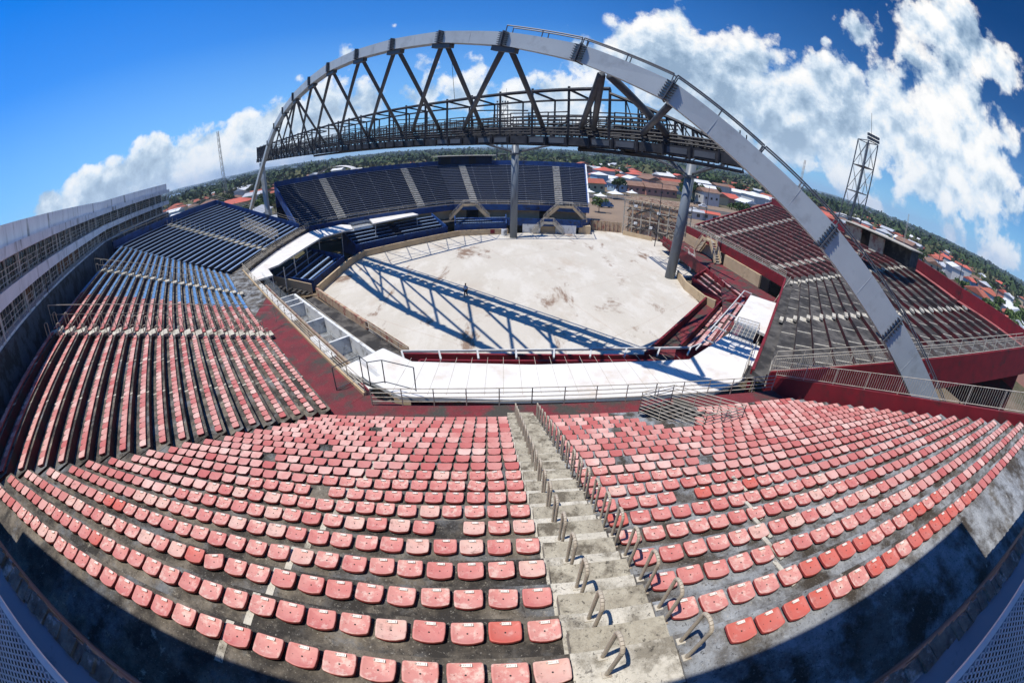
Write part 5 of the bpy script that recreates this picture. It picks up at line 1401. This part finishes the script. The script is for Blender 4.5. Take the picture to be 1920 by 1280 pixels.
# individually recognisable houses
for (px, py, w, dd_, h, rz, rk, wk, hip, lab, fl2) in (
    (1132, 338, 11, 10, 7, .25, 1, 0, True, 'two storey white house with a bright red hip roof across the dirt square', 2),
    (1100, 325, 14, 9, 5, .1, 2, 0, False, 'low grey roofed house at the end of the far blue stand', 1),
    (1110, 312, 18, 9, 6, .1, 1, 1, True, 'long bright red roof just above the end of the far blue stand', 1),
    (1165, 358, 12, 8, 4, .2, 3, 2, False, 'pale blue shed with a white sheet roof on the dirt square', 1),
    (1187, 338, 9, 8, 5, .3, 1, 0, True, 'small house with red hip roof behind the pale blue shed', 1),
    (1205, 362, 18, 9, 4, .05, 4, 3, False, 'row house with a long rusty brown roof left of the scaffold', 1),
    (1235, 366, 16, 9, 4, -.02, 4, 3, False, 'row house with a rusty brown roof behind the scaffold', 1),
    (1256, 350, 15, 9, 4, .1, 0, 3, False, 'row house with a tiled red roof behind the leaning column', 1),
    (1317, 368, 14, 7, 6, -.2, 3, 0, False, 'white two storey house by the road right of the leaning column', 2),
    (1375, 352, 10, 8, 5, -.2, 0, 3, False, 'salmon house with a tiled roof above the road', 1),
    (1405, 378, 26, 9, 5, -.45, 3, 0, False, 'long white roofed warehouse behind the corner of the red stand', 1),
    (1405, 345, 12, 7, 5, -.3, 1, 1, False, 'house with a bright red roof left of the arch leg', 1),
    (1785, 530, 11, 8, 8, .9, 3, 0, False, 'white and pale blue two storey house outside the right parapet', 2),
    (1808, 520, 9, 8, 7, .9, 1, 0, True, 'two storey house with a small bright red roof outside the right parapet', 2),
    (1745, 515, 18, 8, 6, .7, 4, 1, False, 'cream building with rusty balconies outside the right parapet', 2),
    (1890, 598, 16, 12, 5, .9, 3, 0, False, 'large white roofed hall at the right edge of the view', 1),
    (1905, 500, 12, 9, 5, .9, 0, 1, False, 'cream house with tiled roof near the right edge', 1),
    (380, 385, 14, 9, 5, .5, 0, 1, False, 'tiled red roof house behind the left blue stand', 1),
    (440, 398, 18, 10, 5, .4, 1, 1, True, 'bright red roofed house between the left stand and the arch leg', 1),
    (395, 370, 20, 9, 4, .3, 3, 0, False, 'white roofed shed behind the left blue stand', 1),
    (455, 362, 22, 9, 5, .3, 2, 0, False, 'grey roofed hall by the arch leg', 1),
    (530, 340, 16, 8, 5, .2, 3, 2, False, 'pale blue shed with white roof above the far stand', 1)):
    x, y = at(px, py); house(x, y, w, dd_, h, rz, rk, wk, hip, lab, fl2, False)
# roofed curved hall far left, and the long metal roof behind the light tower
hx, hy = at(632, 316, 330); hl = thing('arched_hall', 'white curved roof hall among the trees above the far blue stand', 'hall', (hx, hy, 0), .2)
b = MB(); nn_ = 10
for k in range(nn_):
    a0, a1 = math.pi*k/nn_, math.pi*(k+1)/nn_; b.quad((-16*math.cos(a0), -9, 5+7*math.sin(a0)), (-16*math.cos(a1), -9, 5+7*math.sin(a1)), (-16*math.cos(a1), 9, 5+7*math.sin(a1)), (-16*math.cos(a0), 9, 5+7*math.sin(a0)))
b.build('roof', WHITE, hl); b = MB(); b.box((0, 0, 2.5), (31, 17, 5)); b.build('wall', WALLS[0], hl)
tx, ty = at(1640, 425, 92); hl = thing('warehouse', 'long pale corrugated vault roof behind the shed of the red stand', 'hall', (tx, ty, 0), R(-58))
b = MB()
for k in range(8):
    a0, a1 = math.pi*k/8, math.pi*(k+1)/8; b.quad((-11, -4.5*math.cos(a0), 9+3.2*math.sin(a0)), (-11, -4.5*math.cos(a1), 9+3.2*math.sin(a1)), (11, -4.5*math.cos(a1), 9+3.2*math.sin(a1)), (11, -4.5*math.cos(a0), 9+3.2*math.sin(a0)))
b.build('roof', ROOFS[3], hl); b = MB(); b.box((0, 0, 4.5), (21.6, 8.8, 9)); b.build('wall', WALLS[0], hl)
g = np.random.RandomState(5)
def free(x, y, r):
    return all((x-a)**2+(y-c)**2 > (r+q)**2 for a, c, q in occ)
made = 0; tries = 0
while made < 370 and tries < 14000:
    tries += 1; az = R(g.uniform(-52, 80) if g.rand() < .45 else g.uniform(6, 72)); r = 100+480*g.rand()**1.5; x, y = r*math.sin(az), r*math.cos(az)
    if -14 < math.degrees(az) < 8 and r < 400 or inpoly(x, y, footprint) or inpoly(x, y, plaza): continue
    w, d_ = g.uniform(8, 16), g.uniform(6, 10)
    if not free(x, y, w*.6): continue
    house(x, y, w, d_, g.uniform(3, 5.2) if g.rand() < .8 else 6.5, R(g.choice([12, 102]))+g.normal()*.1, int(g.choice([0, 1, 2, 3, 4], p=[.34, .08, .18, .18, .22])), int(g.choice([0, 1, 2, 3], p=[.5, .25, .1, .15])), g.rand() < .3); made += 1
made = 0; tries = 0
while made < 230 and tries < 9000:
    tries += 1; az = R(g.uniform(-52, 80)); r = 100+420*g.rand()**1.25; x, y = r*math.sin(az), r*math.cos(az)
    if -16 < math.degrees(az) < 8 and r < 330 or inpoly(x, y, footprint) or inpoly(x, y, plaza) or not free(x, y, 2.5): continue
    place_tree(x, y, int(g.choice(5, p=[.3, .22, .23, .1, .15])), g.uniform(.55, 1.1)); made += 1
for (px, py, k, s) in ((1385, 408, 0, 1.0), (1123, 397, 3, .7), (1340, 360, 2, 1.2), (1300, 375, 0, 1.1), (1270, 340, 2, 1.2), (1440, 330, 2, 1.5), (1200, 320, 0, 1.3), (1150, 315, 2, 1.2), (410, 372, 1, 1.5), (445, 362, 2, 1.4), (365, 380, 1, 1.),
                       (1850, 610, 1, 1.2), (1890, 640, 1, 1.1), (1800, 560, 3, 1.2), (1720, 500, 0, 1.1), (1905, 610, 1, 1.2), (1870, 585, 1, 1.), (1760, 480, 2, 1.2)):
    x, y = at(px, py); place_tree(x, y, k, s)
# far woods that read as one mass
def woods(name, n, r0, r1, az0, az1, hmin, hmax, m, seed, dens=22, lab=None):
    gg = np.random.RandomState(seed); V = []; Fq = []
    az = np.radians(gg.uniform(az0, az1, n)); r = np.sqrt(gg.uniform(r0**2, r1**2, n))
    for a, rr in zip(az, r):
        x, y = rr*math.sin(a), rr*math.cos(a)
        if y > 500 and x < -700: 
            if rr < 2200: continue
        s = gg.uniform(5, 9)*(1+rr/1500.); h = gg.uniform(hmin, hmax)
        for k in range(dens):
            v = gg.normal(size=3); v /= np.linalg.norm(v); v[2] = abs(v[2]); p = np.array([x, y, h*.35])+v*np.array([s, s, h*.65])*gg.uniform(.8, 1.05)
            q = s*gg.uniform(.18, .34); t1 = gg.normal(size=3); t1 /= np.linalg.norm(t1); t2 = np.cross(t1, v); t2 /= np.linalg.norm(t2)+1e-6; b0 = len(V)
            V += [p-t1*q-t2*q*.6, p+t1*q-t2*q*.5, p+t1*q*.8+t2*q*.7, p-t1*q+t2*q*.5]; Fq.append((b0, b0+1, b0+2, b0+3))
    me = bpy.data.meshes.new(name); me.from_pydata([tuple(p) for p in V], [], Fq); me.materials.append(m); me.update()
    o = bpy.data.objects.new(name, me); COL.objects.link(o); kind(o, 'stuff'); return o
woods('distant_woods', 1500, 420, 1100, -54, 82, 8, 15, LEAF[0], 3)
woods('distant_woods', 900, 350, 900, -54, 82, 6, 11, LEAF[2], 4, 18)
woods('distant_woods', 1500, 1100, 3200, -56, 84, 14, 24, LEAF[0], 6, 16)
# low hills on the horizon
gg = np.random.RandomState(9)
for nm, rr, hh in (('hills', 4200, 26), ('hills', 6800, 60)):
    b = MB(); n = 220
    for k in range(n):
        a0, a1 = R(-50+135*k/n), R(-50+135*(k+1)/n)
        f = lambda a: hh*(.62+.2*math.sin(a*9+rr)+.13*math.sin(a*23+2)+.08*math.sin(a*61))
        for (ra, za, rb, zb3) in ((rr, -1, rr+250, 1.),):
            b.quad((ra*math.sin(a0), ra*math.cos(a0), -1), (ra*math.sin(a1), ra*math.cos(a1), -1), ((ra+250)*math.sin(a1), (ra+250)*math.cos(a1), f(a1)), ((ra+250)*math.sin(a0), (ra+250)*math.cos(a0), f(a0)))
            b.quad(((ra+250)*math.sin(a0), (ra+250)*math.cos(a0), f(a0)), ((ra+250)*math.sin(a1), (ra+250)*math.cos(a1), f(a1)), ((ra+900)*math.sin(a1), (ra+900)*math.cos(a1), -1), ((ra+900)*math.sin(a0), (ra+900)*math.cos(a0), -1))
    kind(b.build(nm, LEAF[0]), 'structure')

# tents, vehicles and small things on the dirt square
TENTW = mat('tent_white', (.72, .72, .70), rough=.7)
def tent(px, py, s, lab, hh=2.3):
    x, y = at(px, py); t = thing('market_tent', lab, 'tent', (x, y, -.25), .3); b = MB()
    b.add([(-s, -s, hh), (s, -s, hh), (s, s, hh), (-s, s, hh), (-s*.2, -s*.2, hh+s*.35), (s*.2, -s*.2, hh+s*.35), (s*.2, s*.2, hh+s*.35), (-s*.2, s*.2, hh+s*.35), (0, 0, hh+s*.75)],
          [(0, 1, 5, 4), (1, 2, 6, 5), (2, 3, 7, 6), (3, 0, 4, 7), (4, 5, 8), (5, 6, 8), (6, 7, 8), (7, 4, 8)]); b.build('canopy', TENTW, t)
    for sx in (-1, 1):
        for sy in (-1, 1): b = MB(); b.tube((sx*s*.95, sy*s*.95, 0), (sx*s*.95, sy*s*.95, hh), .06, 5); b.build('leg', FRAMEW, t)
tent(1153, 372, 2.6, 'largest white peaked tent on the dirt square'); tent(1125, 377, 1.9, 'small white tent next to the round street tree'); tent(1104, 369, 1.9, 'white tent closest to the end of the far blue stand'); tent(1184, 370, 2., 'white tent above the scaffold roof')
CARM = {'blue': mat('car_blue', (.03, .12, .28), rough=.35, spec=.5), 'white': mat('car_white', (.65, .66, .67), rough=.35, spec=.5), 'dark': mat('car_dark', (.03, .035, .05), rough=.35, spec=.5)}
TYRE = mat('tyre', (.02, .02, .02), rough=.9)
def car(x, y, rz, c, lab, truck=False):
    t = thing('parked_truck' if truck else 'parked_car', lab, 'truck' if truck else 'car', (x, y, -.25), rz)
    b = MB(); prof = [(-2.1, .35), (-2.15, .8), (-1.9, .95), (-1.2, 1.0), (-.7, 1.45), (.9, 1.5), (1.7, 1.0), (2.1, .9), (2.15, .35)]
    if truck: prof = [(-2.8, .5), (-2.8, 2.3), (.9, 2.3), (.95, 1.9), (1.6, 1.85), (2.1, 1.2), (2.5, 1.1), (2.5, .45)]
    n = len(prof); w = .85
    b.add([(x_, -w, z_) for x_, z_ in prof]+[(x_, w, z_) for x_, z_ in prof], [tuple(range(n)), tuple(range(2*n-1, n-1, -1))]+[(i, n+i, n+(i+1) % n, (i+1) % n) for i in range(n)])
    b.build('body', CARM[c], t)
    b = MB()
    for sy in (-1, 1): b.box((.1 if not truck else 1.5, sy*(w+.005), 1.22 if not truck else 1.6), (1.5 if not truck else .7, .02, .32))
    b.build('window', DGLASS, t)
    for sx in (-1.35, 1.35):
        for sy in (-1, 1): b = MB(); b.tube((sx, sy*.9, .33), (sx, sy*.68, .33), .34, 12); w_o = b.build('wheel', TYRE, t); MB().tube((sx, sy*.905, .33), (sx, sy*.87, .33), .19, 10).build('rim', FRAMEW, w_o)
x, y = at(1136, 388); car(x, y, .2, 'blue', 'small blue covered truck parked on the dirt square', True)
x, y = at(1119, 379); car(x, y, 1.0, 'dark', 'dark cart parked under the small street tree')
x, y = at(1293, 391); car(x, y, -.3, 'white', 'white car parked in the row right of the leaning column')
x, y = at(1301, 396); car(x, y, -.3, 'white', 'second white car nearer the grass')
x, y = at(1318, 388); car(x, y, -.2, 'white', 'white van beyond the grass patch')
x, y = at(1308, 383); car(x, y, -.2, 'dark', 'dark car behind the white cars')
bw_ = thing('blue_fence', 'blue painted wall along the road behind the right stand', 'wall'); x1, y1 = at(1336, 382); x2, y2 = at(1370, 378); b = MB(); b.wall((x1, y1), (x2, y2), -.3, 2.0, -.3, 2., .2); b.build('wall', BLUEP, bw_)
for k, (px, py) in enumerate(((1330, 412), (1300, 408))):
    x, y = at(px, py); h_ = house(x, y, 6, 3, 2.6, -.3, 2 if k else 1, 0, False, ['low kiosk with a red awning by the grass corner', 'grey roofed bus shelter beside the grass patch'][k], 1, False)

# ================================================================ merged seats
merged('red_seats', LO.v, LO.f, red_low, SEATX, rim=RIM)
merged('blue_seats', LO.v, LO.f, blue_low, SEATB)

# ================================================================ haze
hb = MB(); hb.box((0, 2500, 60), (9000, 9000, 126)); hz = hb.build('haze', bpy.data.materials.new('haze_air')); kind(hz, 'stuff')
hm = hz.data.materials[0]; hm.use_nodes = True; N = NT(hm.node_tree); out = N.n('ShaderNodeOutputMaterial'); pv = N.n('ShaderNodeVolumePrincipled')
pv.inputs['Color'].default_value = (.62, .78, 1, 1); pv.inputs['Density'].default_value = .00014; pv.inputs['Anisotropy'].default_value = .1
N.l(pv.outputs[0], out.inputs['Volume'])

# smaller pieces hang from the part they are fixed to
def nest(child, host):
    for root in [o for o in SC.objects if o.parent is None]:
        hs = [c for c in root.children if c.name.split('.')[0] == host]
        if not hs: continue
        for c in [c for c in root.children if c.name.split('.')[0] == child]: c.parent = hs[0]
for c_, h_ in (('joint_flange', 'box_girder'), ('ladder_rail', 'box_girder'), ('gusset', 'box_girder'), ('collar', 'shaft'), ('brace_arm', 'shaft'), ('panel', 'bottom_girder'), ('balcony_rail', 'balcony_slab'), ('mullion', 'glazing'),
               ('window', 'wall'), ('opening', 'wall'), ('air_conditioner', 'frame'), ('cross_brace', 'frame'), ('handrail', 'stringer'), ('fascia', 'roof_sheet'), ('foot_plate', 'hoop'), ('edge_angle', 'mesh'), ('floodlight', 'platform'), ('front_kerb', 'front_railing')): nest(c_, h_)
